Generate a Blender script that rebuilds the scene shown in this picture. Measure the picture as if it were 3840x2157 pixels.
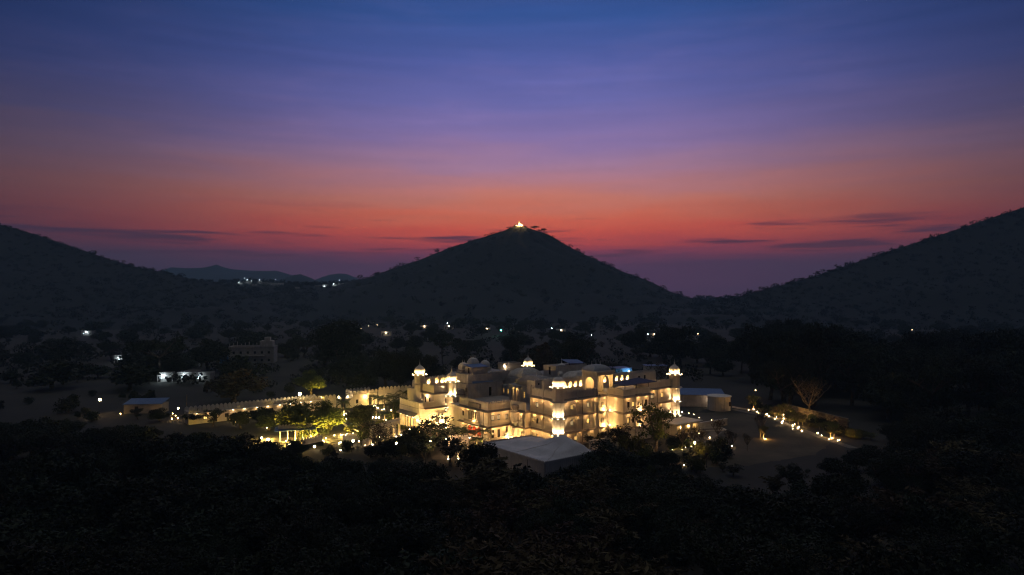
import bpy, math, random
import numpy as np
from mathutils import Vector
random.seed(11); RNG = np.random.default_rng(5)
R = math.radians
sc = bpy.context.scene
COL = sc.collection
for o in list(bpy.data.objects): bpy.data.objects.remove(o)

# ------------------------------------------------------------------ camera
FPX, CXP, HYP, CAMH = 2560.0, 1920.0, 1100.0, 34.0      # photo pixels (3840 wide)
cam = bpy.data.objects.new('camera', bpy.data.cameras.new('camera'))
COL.objects.link(cam)
cam.data.sensor_width = 36; cam.data.lens = 36*FPX/3840
cam.data.clip_end = 30000; cam.data.clip_start = 0.5
cam.location = (0, 0, CAMH)
cam.rotation_euler = (R(90)+math.atan((HYP-1078.5)/FPX), 0, 0)
sc.camera = cam
sc.view_settings.view_transform = 'Standard'; sc.view_settings.look = 'None'
sc.view_settings.exposure = 0; sc.view_settings.gamma = 1
sc.cycles.use_denoising = True
sc.cycles.max_bounces = 3; sc.cycles.diffuse_bounces = 1; sc.cycles.volume_bounces = 1
sc.cycles.transparent_max_bounces = 6
sc.cycles.sample_clamp_indirect = 3.0; sc.cycles.sample_clamp_direct = 0
sc.cycles.use_light_tree = True
HAZE = 2.15e-4
sc.cycles.use_adaptive_sampling = True; sc.cycles.adaptive_threshold = .02; sc.cycles.filter_width = 1.2

# ------------------------------------------------------------------ sky: dusk glow low over the western hills
GLOW_AZ = R(2.5)
def lin(c):
    return tuple((x/255/12.92 if x/255 <= .04045 else ((x/255+.055)/1.055)**2.4) for x in c)
w = bpy.data.worlds.new('World'); sc.world = w; w.use_nodes = True
nt = w.node_tree; nt.nodes.clear()
def N(t, **k):
    n = nt.nodes.new(t)
    for a, b in k.items(): setattr(n, a, b)
    return n
def L(a, b): nt.links.new(a, b)
def M(op, a, b=None, c=None):
    n = N('ShaderNodeMath', operation=op)
    for i, x in enumerate((a, b, c)):
        if x is None: continue
        if isinstance(x, (int, float)): n.inputs[i].default_value = x
        else: L(x, n.inputs[i])
    return n.outputs[0]
tc = N('ShaderNodeTexCoord'); sep = N('ShaderNodeSeparateXYZ'); L(tc.outputs['Generated'], sep.inputs[0])
DX, DY, DZ = sep.outputs
el = M('ARCSINE', DZ)                                       # elevation, radians
az = M('SUBTRACT', M('ARCTAN2', DX, DY), GLOW_AZ)            # azimuth from the glow
# cloud noise, stretched along the horizon
cv = N('ShaderNodeCombineXYZ'); L(M('MULTIPLY', az, 3.2), cv.inputs[0]); L(M('MULTIPLY', el, 34.0), cv.inputs[1])
n1 = N('ShaderNodeTexNoise'); n1.inputs['Scale'].default_value = 1.15; n1.inputs['Detail'].default_value = 6; n1.inputs['Roughness'].default_value = .55
n1.inputs['Distortion'].default_value = .5
L(cv.outputs[0], n1.inputs['Vector'])
cv2 = N('ShaderNodeCombineXYZ'); L(M('MULTIPLY', az, 5.0), cv2.inputs[0]); L(M('MULTIPLY', el, 85.0), cv2.inputs[1]); cv2.inputs[2].default_value = 4.7
n2 = N('ShaderNodeTexNoise'); n2.inputs['Scale'].default_value = 1.0; n2.inputs['Detail'].default_value = 5; n2.inputs['Roughness'].default_value = .5
L(cv2.outputs[0], n2.inputs['Vector'])
# the layers wander a little in height
elw = M('ADD', el, M('MULTIPLY', M('SUBTRACT', n1.outputs['Fac'], .5), .044))
ramp = N('ShaderNodeValToRGB'); L(M('MULTIPLY', elw, 1/ (math.pi/2)), ramp.inputs[0])
stops = [(0, (110, 68, 106)), (1055, (114, 69, 107)), (1000, (118, 70, 108)), (960, (165, 75, 106)), (920, (222, 84, 84)), (870, (255, 103, 76)), (815, (249, 124, 91)), (755, (232, 138, 117)), (690, (211, 140, 145)), (620, (182, 137, 170)), (520, (149, 126, 183)), (380, (115, 114, 183)), (240, (89, 101, 173)), (60, (57, 89, 158)), (-700, (20, 38, 84)), (None, (10, 18, 44))]
side_stops = [(0, (80, 60, 84)), (1055, (82, 60, 84)), (1000, (78, 58, 82)), (960, (78, 54, 76)), (920, (86, 53, 72)), (870, (95, 57, 72)), (815, (104, 64, 76)), (755, (106, 71, 82)), (690, (98, 72, 87)), (620, (88, 72, 94)), (520, (64, 64, 98)), (380, (42, 56, 104)), (240, (30, 51, 101)), (60, (25, 47, 94)), (-700, (16, 28, 62)), (None, (10, 18, 44))]
def fill_ramp(cr, stops):
    first = True
    for py, c in stops:
        t = 0.0 if py == 0 else 1.0 if py is None else math.atan((1100-py)/2560)/(math.pi/2)
        e = cr.elements[0] if first else cr.elements.new(t)
        if first: e.position = t
        first = False
        e.color = (*lin(c), 1)
    while len(cr.elements) > len(stops): cr.elements.remove(cr.elements[-1])
fill_ramp(ramp.color_ramp, stops)
ramp2 = N('ShaderNodeValToRGB'); L(M('MULTIPLY', elw, 1/(math.pi/2)), ramp2.inputs[0]); fill_ramp(ramp2.color_ramp, side_stops)
# the red afterglow belongs to the quarter where the sun went down; duskier mauve away from it
near = M('EXPONENT', M('MULTIPLY', M('POWER', M('DIVIDE', M('ABSOLUTE', az), R(28)), 2.3), -1.0))
mx0 = N('ShaderNodeMix', data_type='RGBA'); L(near, mx0.inputs[0]); L(ramp2.outputs[0], mx0.inputs[6]); L(ramp.outputs[0], mx0.inputs[7])
# dark cloud streaks between 3 and 9 degrees
band = N('ShaderNodeMapRange', interpolation_type='SMOOTHSTEP'); L(n2.outputs['Fac'], band.inputs[0])
band.inputs[1].default_value = .53; band.inputs[2].default_value = .68; band.inputs[3].default_value = 0; band.inputs[4].default_value = 1
hb = M('EXPONENT', M('MULTIPLY', M('POWER', M('DIVIDE', M('SUBTRACT', el, .078), .035), 2.0), -1.0))
streak = M('MULTIPLY', M('MULTIPLY', band.outputs[0], hb), .9)
mx = N('ShaderNodeMix', data_type='RGBA'); L(streak, mx.inputs[0]); L(mx0.outputs[2], mx.inputs[6]); mx.inputs[7].default_value = (*lin((86,50,74)), 1)
# rose wisps high up
wv = N('ShaderNodeCombineXYZ'); L(M('MULTIPLY', az, 4.0), wv.inputs[0]); L(M('MULTIPLY', el, 17.0), wv.inputs[1]); wv.inputs[2].default_value = 9.3
n3 = N('ShaderNodeTexNoise'); n3.inputs['Scale'].default_value = 1.0; n3.inputs['Detail'].default_value = 5; n3.inputs['Roughness'].default_value = .6; L(wv.outputs[0], n3.inputs['Vector'])
ws = N('ShaderNodeMapRange', interpolation_type='SMOOTHSTEP'); L(n3.outputs['Fac'], ws.inputs[0]); ws.inputs[1].default_value = .45; ws.inputs[2].default_value = .75
ws.inputs[4].default_value = .45
mx2 = N('ShaderNodeMix', data_type='RGBA', blend_type='ADD'); L(M('MULTIPLY', M('MULTIPLY', ws.outputs[0], M('ADD', M('MULTIPLY', near, .85), .15)), M('EXPONENT', M('MULTIPLY', M('POWER', M('DIVIDE', M('SUBTRACT', el, .27), .12), 2.0), -1.0))), mx2.inputs[0])
L(mx.outputs[2], mx2.inputs[6]); mx2.inputs[7].default_value = (.10, .052, .08, 1)
# glow fades with azimuth away from where the sun went down
grain = M('ADD', M('MULTIPLY', M('SUBTRACT', n2.outputs['Fac'], .5), .22), 1.0)
fall = M('MULTIPLY', grain, M('ADD', M('MULTIPLY', M('EXPONENT', M('MULTIPLY', M('POWER', M('DIVIDE', M('ABSOLUTE', az), R(65)), 2.4), -1.0)), .78), .22))
sky = N('ShaderNodeTexSky', sky_type='NISHITA'); sky.sun_disc = False
sky.sun_elevation = R(-5); sky.sun_rotation = GLOW_AZ; sky.altitude = 400
bgN = N('ShaderNodeBackground'); L(sky.outputs[0], bgN.inputs[0]); bgN.inputs[1].default_value = 0.02
bg = N('ShaderNodeBackground'); L(mx2.outputs[2], bg.inputs[0]); L(fall, bg.inputs[1])
ad = N('ShaderNodeAddShader'); L(bg.outputs[0], ad.inputs[0]); L(bgN.outputs[0], ad.inputs[1])
out = N('ShaderNodeOutputWorld'); L(ad.outputs[0], out.inputs[0])

# ------------------------------------------------------------------ materials
MAT = {}
def mat(name, col, rough=.85, noise=0, scale=1.0, col2=None, bump=0, rnd=0, metal=0, bscale=None, detail=4, spec=.3, streak=0):
    m = bpy.data.materials.new(name); m.use_nodes = True
    t = m.node_tree; p = t.nodes['Principled BSDF']
    p.inputs['Roughness'].default_value = rough; p.inputs['Metallic'].default_value = metal
    p.inputs['Specular IOR Level'].default_value = spec
    p.inputs['Base Color'].default_value = (*col, 1)
    g = t.nodes.new('ShaderNodeTexCoord')
    src = None
    if noise or col2:
        n = t.nodes.new('ShaderNodeTexNoise'); n.inputs['Scale'].default_value = scale; n.inputs['Detail'].default_value = detail
        n.inputs['Roughness'].default_value = .6
        t.links.new(g.outputs['Object'], n.inputs['Vector'])
        r = t.nodes.new('ShaderNodeValToRGB'); t.links.new(n.outputs['Fac'], r.inputs[0])
        r.color_ramp.elements[0].position = .35; r.color_ramp.elements[1].position = .68
        c2 = col2 or tuple(x*(1-noise) for x in col)
        r.color_ramp.elements[0].color = (*c2, 1); r.color_ramp.elements[1].color = (*col, 1)
        src = r.outputs[0]
    if streak:                                            # rain stains running down old limewash
        mp = t.nodes.new('ShaderNodeMapping'); mp.inputs['Scale'].default_value = (1.6, 1.6, .16); t.links.new(g.outputs['Object'], mp.inputs[0])
        n = t.nodes.new('ShaderNodeTexNoise'); n.inputs['Scale'].default_value = 1.0; n.inputs['Detail'].default_value = 6; n.inputs['Roughness'].default_value = .65; t.links.new(mp.outputs[0], n.inputs['Vector'])
        r2 = t.nodes.new('ShaderNodeValToRGB'); t.links.new(n.outputs['Fac'], r2.inputs[0]); r2.color_ramp.elements[0].position = .38; r2.color_ramp.elements[1].position = .62
        k = 1-streak; r2.color_ramp.elements[0].color = (k, k*.97, k*.93, 1); r2.color_ramp.elements[1].color = (1,1,1,1)
        mm = t.nodes.new('ShaderNodeMix'); mm.data_type = 'RGBA'; mm.blend_type = 'MULTIPLY'; mm.inputs[0].default_value = 1
        t.links.new(src, mm.inputs[6]); t.links.new(r2.outputs[0], mm.inputs[7]); src = mm.outputs[2]
    if rnd:
        oi = t.nodes.new('ShaderNodeObjectInfo')
        h = t.nodes.new('ShaderNodeHueSaturation')
        mr = t.nodes.new('ShaderNodeMapRange'); t.links.new(oi.outputs['Random'], mr.inputs[0]); mr.inputs[3].default_value = 1-rnd; mr.inputs[4].default_value = 1+rnd
        t.links.new(mr.outputs[0], h.inputs['Value'])
        mr2 = t.nodes.new('ShaderNodeMapRange'); t.links.new(oi.outputs['Random'], mr2.inputs[0]); mr2.inputs[3].default_value = .46; mr2.inputs[4].default_value = .53
        t.links.new(mr2.outputs[0], h.inputs['Hue'])
        if src: t.links.new(src, h.inputs['Color'])
        else: h.inputs['Color'].default_value = (*col, 1)
        src = h.outputs[0]
    if src: t.links.new(src, p.inputs['Base Color'])
    if bump:
        n = t.nodes.new('ShaderNodeTexNoise'); n.inputs['Scale'].default_value = bscale or scale*6; n.inputs['Detail'].default_value = 4
        t.links.new(g.outputs['Object'], n.inputs['Vector'])
        b = t.nodes.new('ShaderNodeBump'); b.inputs['Strength'].default_value = bump; b.inputs['Distance'].default_value = .05
        t.links.new(n.outputs['Fac'], b.inputs['Height']); t.links.new(b.outputs[0], p.inputs['Normal'])
    MAT[name] = m; return m
def emit(name, col, strength, vary=0):
    m = bpy.data.materials.new(name); m.use_nodes = True
    t = m.node_tree; t.nodes.clear()
    o = t.nodes.new('ShaderNodeOutputMaterial'); e = t.nodes.new('ShaderNodeEmission')
    e.inputs[0].default_value = (*col, 1); e.inputs[1].default_value = strength
    if vary:                                              # folds of a curtain behind the glass
        g = t.nodes.new('ShaderNodeTexCoord'); wv = t.nodes.new('ShaderNodeTexWave'); wv.inputs['Scale'].default_value = 3.0; wv.inputs['Distortion'].default_value = 3
        t.links.new(g.outputs['Object'], wv.inputs['Vector'])
        mr = t.nodes.new('ShaderNodeMapRange'); mr.inputs[3].default_value = strength*(1-vary); mr.inputs[4].default_value = strength
        t.links.new(wv.outputs['Fac'], mr.inputs[0])
        oi = t.nodes.new('ShaderNodeObjectInfo'); mr2 = t.nodes.new('ShaderNodeMapRange'); mr2.inputs[3].default_value = .5; mr2.inputs[4].default_value = 1.3
        t.links.new(oi.outputs['Random'], mr2.inputs[0])
        mm = t.nodes.new('ShaderNodeMath'); mm.operation = 'MULTIPLY'; t.links.new(mr.outputs[0], mm.inputs[0]); t.links.new(mr2.outputs[0], mm.inputs[1])
        t.links.new(mm.outputs[0], e.inputs[1])
    t.links.new(e.outputs[0], o.inputs[0]); MAT[name] = m; return m
WARM = (1, .54, .17); AMBER = (1, .55, .17); COOL = (.75, .92, 1.0); NEUT = (1, .84, .6)
mat('plaster', (.76,.71,.62), .8, .16, .5, bump=.15, bscale=5, streak=.09)
mat('plaster_weathered', (.68,.64,.59), .85, .28, .7, bump=.2, bscale=5, streak=.16)
mat('ledge_stone', (.36,.31,.26), .8, .25, 1.5, bump=.2)
mat('roof_terrace', (.38,.35,.33), .9, .3, .4, bump=.2)
mat('blue_sheet', (.10,.17,.33), .55, .25, 1.2)
mat('dark_cloth', (.035,.045,.10), .8, .2, 2)
mat('dome_white', (.76,.73,.68), .55, .12, 2)
mat('frame_wood', (.035,.022,.014), .6, .2, 4)
mat('dark_metal', (.03,.03,.032), .5, metal=.4)
mat('glass_dark', (.02,.022,.03), .12, spec=.6)
mat('red_glow_plaster', (.55,.085,.03), .8, .3, 2)  # red light on the arcade, put into the panel colour
mat('grey_plaster', (.40,.41,.44), .8, .2, 1)
mat('tent_fabric', (.62,.60,.62), .8, .22, .35, bump=.1, bscale=3)
mat('ac_white', (.75,.73,.68), .6)
mat('leaf', (.024,.031,.012), .7, .45, .35, col2=(.013,.018,.008), rnd=.35, spec=.2)
mat('leaf_garden', (.115,.12,.024), .65, .4, .5, col2=(.07,.085,.018), rnd=.25, spec=.25)
mat('leaf_brown', (.095,.070,.036), .8, .4, .4, col2=(.055,.042,.022), rnd=.3, spec=.15)
mat('palm_leaf', (.10,.12,.03), .6, .3, .8, rnd=.2, spec=.3)
mat('bark', (.075,.055,.04), .9, .35, 3, bump=.4)
mat('bark_pale', (.20,.165,.125), .9, .35, 3, bump=.4)
mat('thicket', (.020,.022,.016), .95, .3, .05)
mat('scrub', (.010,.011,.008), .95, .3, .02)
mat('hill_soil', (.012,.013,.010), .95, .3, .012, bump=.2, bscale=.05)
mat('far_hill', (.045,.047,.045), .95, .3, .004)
mat('soil', (.050,.043,.036), .95, .5, .03, col2=(.020,.020,.016), bump=.4, bscale=.7, detail=8)
mat('lawn_soil', (.115,.088,.06), .95, .35, .10, col2=(.055,.047,.03), bump=.3, bscale=1.5, detail=8)
mat('paving', (.27,.235,.19), .85, .3, .5, bump=.2)
mat('path_stone', (.20,.17,.13), .9, .35, .7, bump=.3)
mat('stone', (.24,.20,.15), .95, .4, 1.5, rnd=.35, bump=.5)
mat('house_wall', (.45,.43,.41), .9, .3, .3)
mat('house_blue', (.10,.28,.52), .8, .2, .3)
mat('hedge', (.10,.12,.05), .8, .4, 2, rnd=.2)
emit('lit_warm', (1,.56,.15), 4.2, .5); emit('lit_pale', (1,.68,.32), 2.2, .6); emit('lit_cool', (.7,.92,1), 3.0)
emit('bulb', (1,.70,.36), 70); emit('bulb_amber', AMBER, 50); emit('bulb_cool', COOL, 34); emit('bulb_green', (.12,1,.62), 60); emit('bulb_white', (1,.86,.62), 22)
emit('bulb_soft', (1,.66,.32), 38); emit('bulb_fix', (1,.70,.36), 30)
for k_ in ('bulb_fix', 'bulb_white', 'lit_pale', 'lit_warm'): MAT[k_].cycles.emission_sampling = 'NONE'

# ------------------------------------------------------------------ mesh helpers
class MB:
    def __init__(s): s.v = []; s.f = []
    def add(s, vs, fs):
        n = len(s.v); s.v += [tuple(x) for x in vs]; s.f += [tuple(n+i for i in f) for f in fs]; return s
    def box(s, x0, x1, y0, y1, z0, z1):
        return s.add([(x0,y0,z0),(x1,y0,z0),(x1,y1,z0),(x0,y1,z0),(x0,y0,z1),(x1,y0,z1),(x1,y1,z1),(x0,y1,z1)],
                     [(3,2,1,0),(4,5,6,7),(0,1,5,4),(1,2,6,5),(2,3,7,6),(3,0,4,7)])
    def prism(s, poly, z0, z1):
        n = len(poly)
        return s.add([(x,y,z0) for x,y in poly]+[(x,y,z1) for x,y in poly],
                     [tuple(range(n-1,-1,-1)), tuple(range(n,2*n))]+[(i,(i+1)%n,n+(i+1)%n,n+i) for i in range(n)])
    def lathe(s, prof, n=16, cx=0, cy=0, rot=0, rib=0, sx=1, sy=1):
        vs = []; fs = []
        for r, z in prof:
            for i in range(n):
                a = rot+2*math.pi*i/n; rr = r*(1-(rib if i % 2 else 0))
                vs.append((cx+sx*rr*math.cos(a), cy+sy*rr*math.sin(a), z))
        for k in range(len(prof)-1):
            for i in range(n):
                j = (i+1) % n; fs.append((k*n+i, k*n+j, (k+1)*n+j, (k+1)*n+i))
        fs.append(tuple(range(n-1,-1,-1))); fs.append(tuple((len(prof)-1)*n+i for i in range(n)))
        return s.add(vs, fs)
    def tube(s, p0, p1, r0, r1, n=6):
        p0 = Vector(p0); p1 = Vector(p1); d = (p1-p0)
        if d.length < 1e-6: return s
        d.normalize(); a = d.orthogonal().normalized(); b = d.cross(a)
        vs = []
        for p, r in ((p0,r0),(p1,r1)):
            for i in range(n):
                t = 2*math.pi*i/n; vs.append(p+a*(r*math.cos(t))+b*(r*math.sin(t)))
        return s.add(vs, [(i,(i+1)%n,n+(i+1)%n,n+i) for i in range(n)]+[tuple(range(n-1,-1,-1)), tuple(range(n,2*n))])
    def sweep(s, path, prof, closed=False):
        """profile [(outward offset, z)] carried along a plan path with mitred corners; outward = right of travel"""
        n = len(path); P = [Vector(p) for p in path]; nrm = []
        for i in range(n if closed else n-1):
            d = (P[(i+1)%n]-P[i]).normalized(); nrm.append(Vector((d.y,-d.x)))
        vs = []
        for i in range(n):
            a = nrm[i-1] if (closed or i > 0) else nrm[0]
            b = nrm[i % len(nrm)] if (closed or i < n-1) else nrm[-1]
            m = (a+b)/(1+a.dot(b)) if (1+a.dot(b)) > .05 else a
            vs += [(P[i].x+m.x*o, P[i].y+m.y*o, z) for o, z in prof]
        k = len(prof); fs = []
        for i in range(n if closed else n-1):
            j = (i+1) % n
            fs += [(i*k+q, j*k+q, j*k+(q+1)%k, i*k+(q+1)%k) for q in range(k)]
        if not closed: fs += [tuple(range(k-1,-1,-1)), tuple((n-1)*k+q for q in range(k))]
        return s.add(vs, fs)
    def facade(s, pt, a0, a1, z0, z1, holes=(), depth=.3, back=False):
        """wall sheet with real openings and reveals; pt(a, z, d) -> xyz, d into the wall"""
        A = sorted({a0, a1, *[h[0] for h in holes], *[h[1] for h in holes]}); Zs = sorted({z0, z1, *[h[2] for h in holes], *[h[3] for h in holes]})
        for i in range(len(A)-1):
            for j in range(len(Zs)-1):
                ca, cz = (A[i]+A[i+1])/2, (Zs[j]+Zs[j+1])/2
                if any(h[0] < ca < h[1] and h[2] < cz < h[3] for h in holes): continue
                s.add([pt(A[i],Zs[j],0), pt(A[i+1],Zs[j],0), pt(A[i+1],Zs[j+1],0), pt(A[i],Zs[j+1],0)], [(0,1,2,3)])
        for b0, b1, c0, c1 in holes:
            q = [(b0,c0),(b1,c0),(b1,c1),(b0,c1)]
            for i in range(4):
                p, r = q[i], q[(i+1)%4]
                s.add([pt(*p,0), pt(*r,0), pt(*r,depth), pt(*p,depth)], [(0,1,2,3)])
            if back: s.add([pt(*p,depth) for p in q], [(0,1,2,3)])
        return s
    def arch_panel(s, pt, a0, a1, z0, z1, spring, rise, th, pier=.25, n=10, cusps=0):
        """panel with an arched opening between two piers"""
        b0, b1 = a0+pier, a1-pier; pts = [(b0, z0)]
        for i in range(n+1):
            x = -1+2*i/n; z = spring+rise*math.sqrt(max(0, 1-x*x))
            if cusps: z -= .06*abs(math.sin(x*math.pi*cusps/2))
            pts.append((b0+(b1-b0)*i/n, z))
        pts.append((b1, z0))
        for d in (0, th):
            s.add([pt(a0,z0,d), pt(b0,z0,d), pt(b0,z1,d), pt(a0,z1,d)], [(0,1,2,3)])
            s.add([pt(b1,z0,d), pt(a1,z0,d), pt(a1,z1,d), pt(b1,z1,d)], [(0,1,2,3)])
            for i in range(1, n+1):
                p, q = pts[i], pts[i+1]
                s.add([pt(*p,d), pt(*q,d), pt(q[0],z1,d), pt(p[0],z1,d)], [(0,1,2,3)])
        for i in range(len(pts)-1):
            p, q = pts[i], pts[i+1]
            s.add([pt(*p,0), pt(*q,0), pt(*q,th), pt(*p,th)], [(0,1,2,3)])
        s.add([pt(a0,z1,0), pt(a1,z1,0), pt(a1,z1,th), pt(a0,z1,th)], [(0,1,2,3)])
        for a in (a0, a1): s.add([pt(a,z0,0), pt(a,z1,0), pt(a,z1,th), pt(a,z0,th)], [(0,1,2,3)])
        return s
    def mesh(s, name, m=None, smooth=False):
        me = bpy.data.meshes.new(name); me.from_pydata(s.v, [], s.f); me.update()
        if m: me.materials.append(MAT[m])
        if smooth: me.shade_smooth()
        return me
    def build(s, name, m=None, parent=None, loc=None, rz=0, smooth=False):
        return place(name, s.mesh(name, m, smooth), parent, loc, rz)
def place(name, me, parent=None, loc=None, rz=0, scale=None):
    o = bpy.data.objects.new(name, me); COL.objects.link(o)
    if parent: o.parent = parent
    if loc is not None: o.location = loc
    if rz: o.rotation_euler = (0, 0, rz)
    if scale is not None: o.scale = scale if hasattr(scale, '__len__') else (scale,)*3
    return o
def npmesh(name, V, F, m, smooth=False):
    """quick mesh from numpy verts and quad faces"""
    me = bpy.data.meshes.new(name)
    V = np.asarray(V, np.float32); F = np.asarray(F, np.int32); k = F.shape[1]
    me.vertices.add(len(V)); me.vertices.foreach_set('co', V.ravel())
    me.loops.add(F.size); me.loops.foreach_set('vertex_index', F.ravel())
    me.polygons.add(len(F)); me.polygons.foreach_set('loop_start', np.arange(0, F.size, k, dtype=np.int32))
    me.update(calc_edges=True); me.materials.append(MAT[m])
    if smooth: me.shade_smooth()
    return me
def tag(o, label, cat=None, group=None, kind=None):
    o['label'] = label
    if cat: o['category'] = cat
    if group: o['group'] = group
    if kind: o['kind'] = kind
    return o
def struct(o): o['kind'] = 'structure'; return o
def thing(name, label, cat, loc=(0,0,0), rz=0, group=None):
    o = bpy.data.objects.new(name, None); COL.objects.link(o); o.empty_display_size = .5
    o.location = loc; o.rotation_euler = (0,0,rz); return tag(o, label, cat, group)
def lamp(parent, loc, power, col=WARM, r=.08, kind='POINT', aim=None, size=80, blend=.6):
    if parent is not None and parent.name == 'palace': power *= 1.45
    d = bpy.data.lights.new('lamp_light', kind); d.energy = power; d.color = col; d.shadow_soft_size = r
    o = bpy.data.objects.new('lamp_light', d); COL.objects.link(o); o.location = loc
    if parent: o.parent = parent
    if kind == 'SPOT':
        d.spot_size = R(size); d.spot_blend = blend
        o.rotation_euler = (Vector(aim)-Vector(loc)).to_track_quat('-Z','Y').to_euler()
    return o
# photo zoom windows (origin x, y, scale) -> photo pixel -> world
ZW = {'Z1':(1480,1300,3.288),'Z2':(2020,1300,3.288),'Z3':(1280,1380,4.256),'Z4':(440,1380,2.862),'Z5':(1600,1500,3.617),'Z6':(2500,1400,3.22),
      'A1':(1700,1330,7.156),'A6':(2200,1540,5.152),'A7':(980,1460,5.565),'A8':(1500,1560,6.44),'F':(0,0,1),
      'H2':(800,960,3.68),'H3':(200,1180,2.862),'H4':(1200,1150,2.576),'H5':(2100,1080,3.22),'H6':(2700,760,2.26)}
def P(z, x, y): a = ZW[z]; return a[0]+x/a[2], a[1]+y/a[2]
def G(px, py, z=0.0):
    """where a pixel's ray meets height z"""
    Y = (CAMH-z)*FPX/(py-HYP); return (px-CXP)/FPX*Y, Y
def AT(px, py, Y): return (px-CXP)/FPX*Y, Y, CAMH-(py-HYP)/FPX*Y
def XP(px, Y): return (px-CXP)/FPX*Y

# ------------------------------------------------------------------ ground and hills
struct(MB().add([(-5200,-150,0),(5200,-150,0),(5200,5200,0),(-5200,5200,0)], [(0,1,2,3)]).build('ground', 'soil'))
def fbm(x, y, s, seed=0):
    r = np.random.default_rng(seed); v = np.zeros_like(x)
    for k in range(5):
        f = (2**k)/s
        for _ in range(3):
            a = r.uniform(0, 6.283); v += np.sin((x*np.cos(a)+y*np.sin(a))*f*6.283+r.uniform(0, 6.283))/(3*2**k)
    return v
HILLS = []
def ridge_hill(name, pts, Yr, wf, wb, mname='hill_soil', nx=110, ny=40, amp=5, seed=1, power=1.12):
    """long hill whose crest passes through photo points at depth Yr; slopes fall to the plain"""
    xs = np.array([XP(p[0], Yr) for p in pts]); zs = np.array([CAMH-(p[1]-HYP)/FPX*Yr for p in pts])
    X = np.linspace(xs[0], xs[-1], nx); T = np.concatenate([np.linspace(-1, 0, ny), np.linspace(0, 1, ny//2)[1:]])
    zr = np.interp(X, xs, zs)
    gx, gt = np.meshgrid(X, T); gz = np.meshgrid(zr, T)[0]
    gy = Yr+np.where(gt < 0, gt*wf, gt*wb)
    fall = np.where(gt < 0, (1-np.abs(gt))**power, (1-np.abs(gt))**1.6)
    z = gz*fall-.5+fbm(gx, gy, 260, seed)*amp*fall*(1-fall)*4+np.abs(fbm(gx, gy*.3, 120, seed+3))*amp*.7*fall*(1-fall)*3
    V = np.stack([gx, gy, z], -1).reshape(-1, 3); m = len(X); n = len(T)
    idx = np.arange(n*m).reshape(n, m); F = np.stack([idx[:-1,:-1], idx[:-1,1:], idx[1:,1:], idx[1:,:-1]], -1).reshape(-1, 4)
    o = struct(place(name, npmesh(name, V, F, mname, True)))
    def hz(x, y):
        t = (y-Yr)/(wf if y < Yr else wb)
        if abs(t) >= 1: return 0
        i = min(max(int(np.searchsorted(T, t))-1, 0), n-2); j = min(max(int((x-X[0])/(X[1]-X[0])), 0), m-2)
        return float(z[i:i+2, j:j+2].mean())
    return o, hz, (X, zr)
right_pts = [(2300,1190),(2440,1165),(2560,1150),(2740,1125),(2800,1110),(2860,1088),(2950,1064),(3060,1032),(3200,987),(3330,942),(3400,920),(3520,882),(3640,842),(3760,802),(3840,777),(4100,690),(4500,600),(5200,560),(5900,700),(6600,1100)]
left_pts = [(-2600,1100),(-1800,760),(-1000,620),(-400,720),(0,842),(60,857),(150,884),(300,934),(400,968),(500,998),(600,1018),(700,1042),(800,1060),(900,1088),(1050,1130),(1250,1188)]
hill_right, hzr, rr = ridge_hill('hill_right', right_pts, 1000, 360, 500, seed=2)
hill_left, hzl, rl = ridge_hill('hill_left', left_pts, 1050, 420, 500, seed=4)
saddle_pts = [(200,1176),(560,1072),(700,1058),(800,1056),(880,1054),(960,1050),(1040,1054),(1090,1061),(1130,1066),(1200,1064),(1260,1060),(1330,1060),(1420,1058),(1500,1052),(1600,1068),(1900,1176)]
ridge_low, hzs, rs = ridge_hill('ridge_village', saddle_pts, 1250, 420, 300, seed=8, amp=3)
# the cone of the temple hill
PKX, PKY = XP(1945, 1300), 1300.0
prof_l = [(0,250),(24,249),(45,237),(115,214),(245,170),(345,130),(445,90),(545,55),(640,32),(800,-5),(920,-45),(1050,-68)]
prof_r = [(0,250),(24,249),(55,234),(105,215),(175,176),(255,136),(355,90),(455,46),(535,10),(615,-22),(800,-52),(1050,-68)]
pr = np.linspace(0, 1050, 64)*PKY/FPX
pzl = CAMH+np.interp(pr*FPX/PKY, *zip(*prof_l))*PKY/FPX; pzr = CAMH+np.interp(pr*FPX/PKY, *zip(*prof_r))*PKY/FPX
na, nr = 120, 46
aa = np.linspace(0, 2*np.pi, na, endpoint=False); rr_ = np.linspace(0, 1, nr)**1.1*pr[-1]
ga, gr = np.meshgrid(aa, rr_); gx = PKX+gr*np.cos(ga); gy = PKY+gr*np.sin(ga)
wob = np.clip(gr/60, 0, 1)*np.clip((pr[-1]-gr)/200, 0, 1)
kr = .5+.5*np.cos(ga); gz = np.interp(gr, pr, pzl)*(1-kr)+np.interp(gr, pr, pzr)*kr+(np.abs(np.sin(ga*9+np.sin(gr/40)))*5-3+fbm(gx, gy, 150, 9)*2.5)*wob
gz[-1] = -1
idx = np.arange(na*nr).reshape(nr, na); nxt = np.roll(idx, -1, 1)
F = np.stack([idx[:-1], nxt[:-1], nxt[1:], idx[1:]], -1).reshape(-1, 4)
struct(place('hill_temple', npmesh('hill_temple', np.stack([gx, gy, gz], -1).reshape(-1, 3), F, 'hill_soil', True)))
def hzc(x, y):
    d = math.hypot(x-PKX, y-PKY); a = math.atan2(y-PKY, x-PKX) % (2*math.pi)
    if d >= pr[-1]: return 0
    i = min(int(np.searchsorted(rr_, d))-1, nr-2); j = int(a/(2*math.pi)*na) % na
    return float(gz[i:i+2, j].mean())
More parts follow.
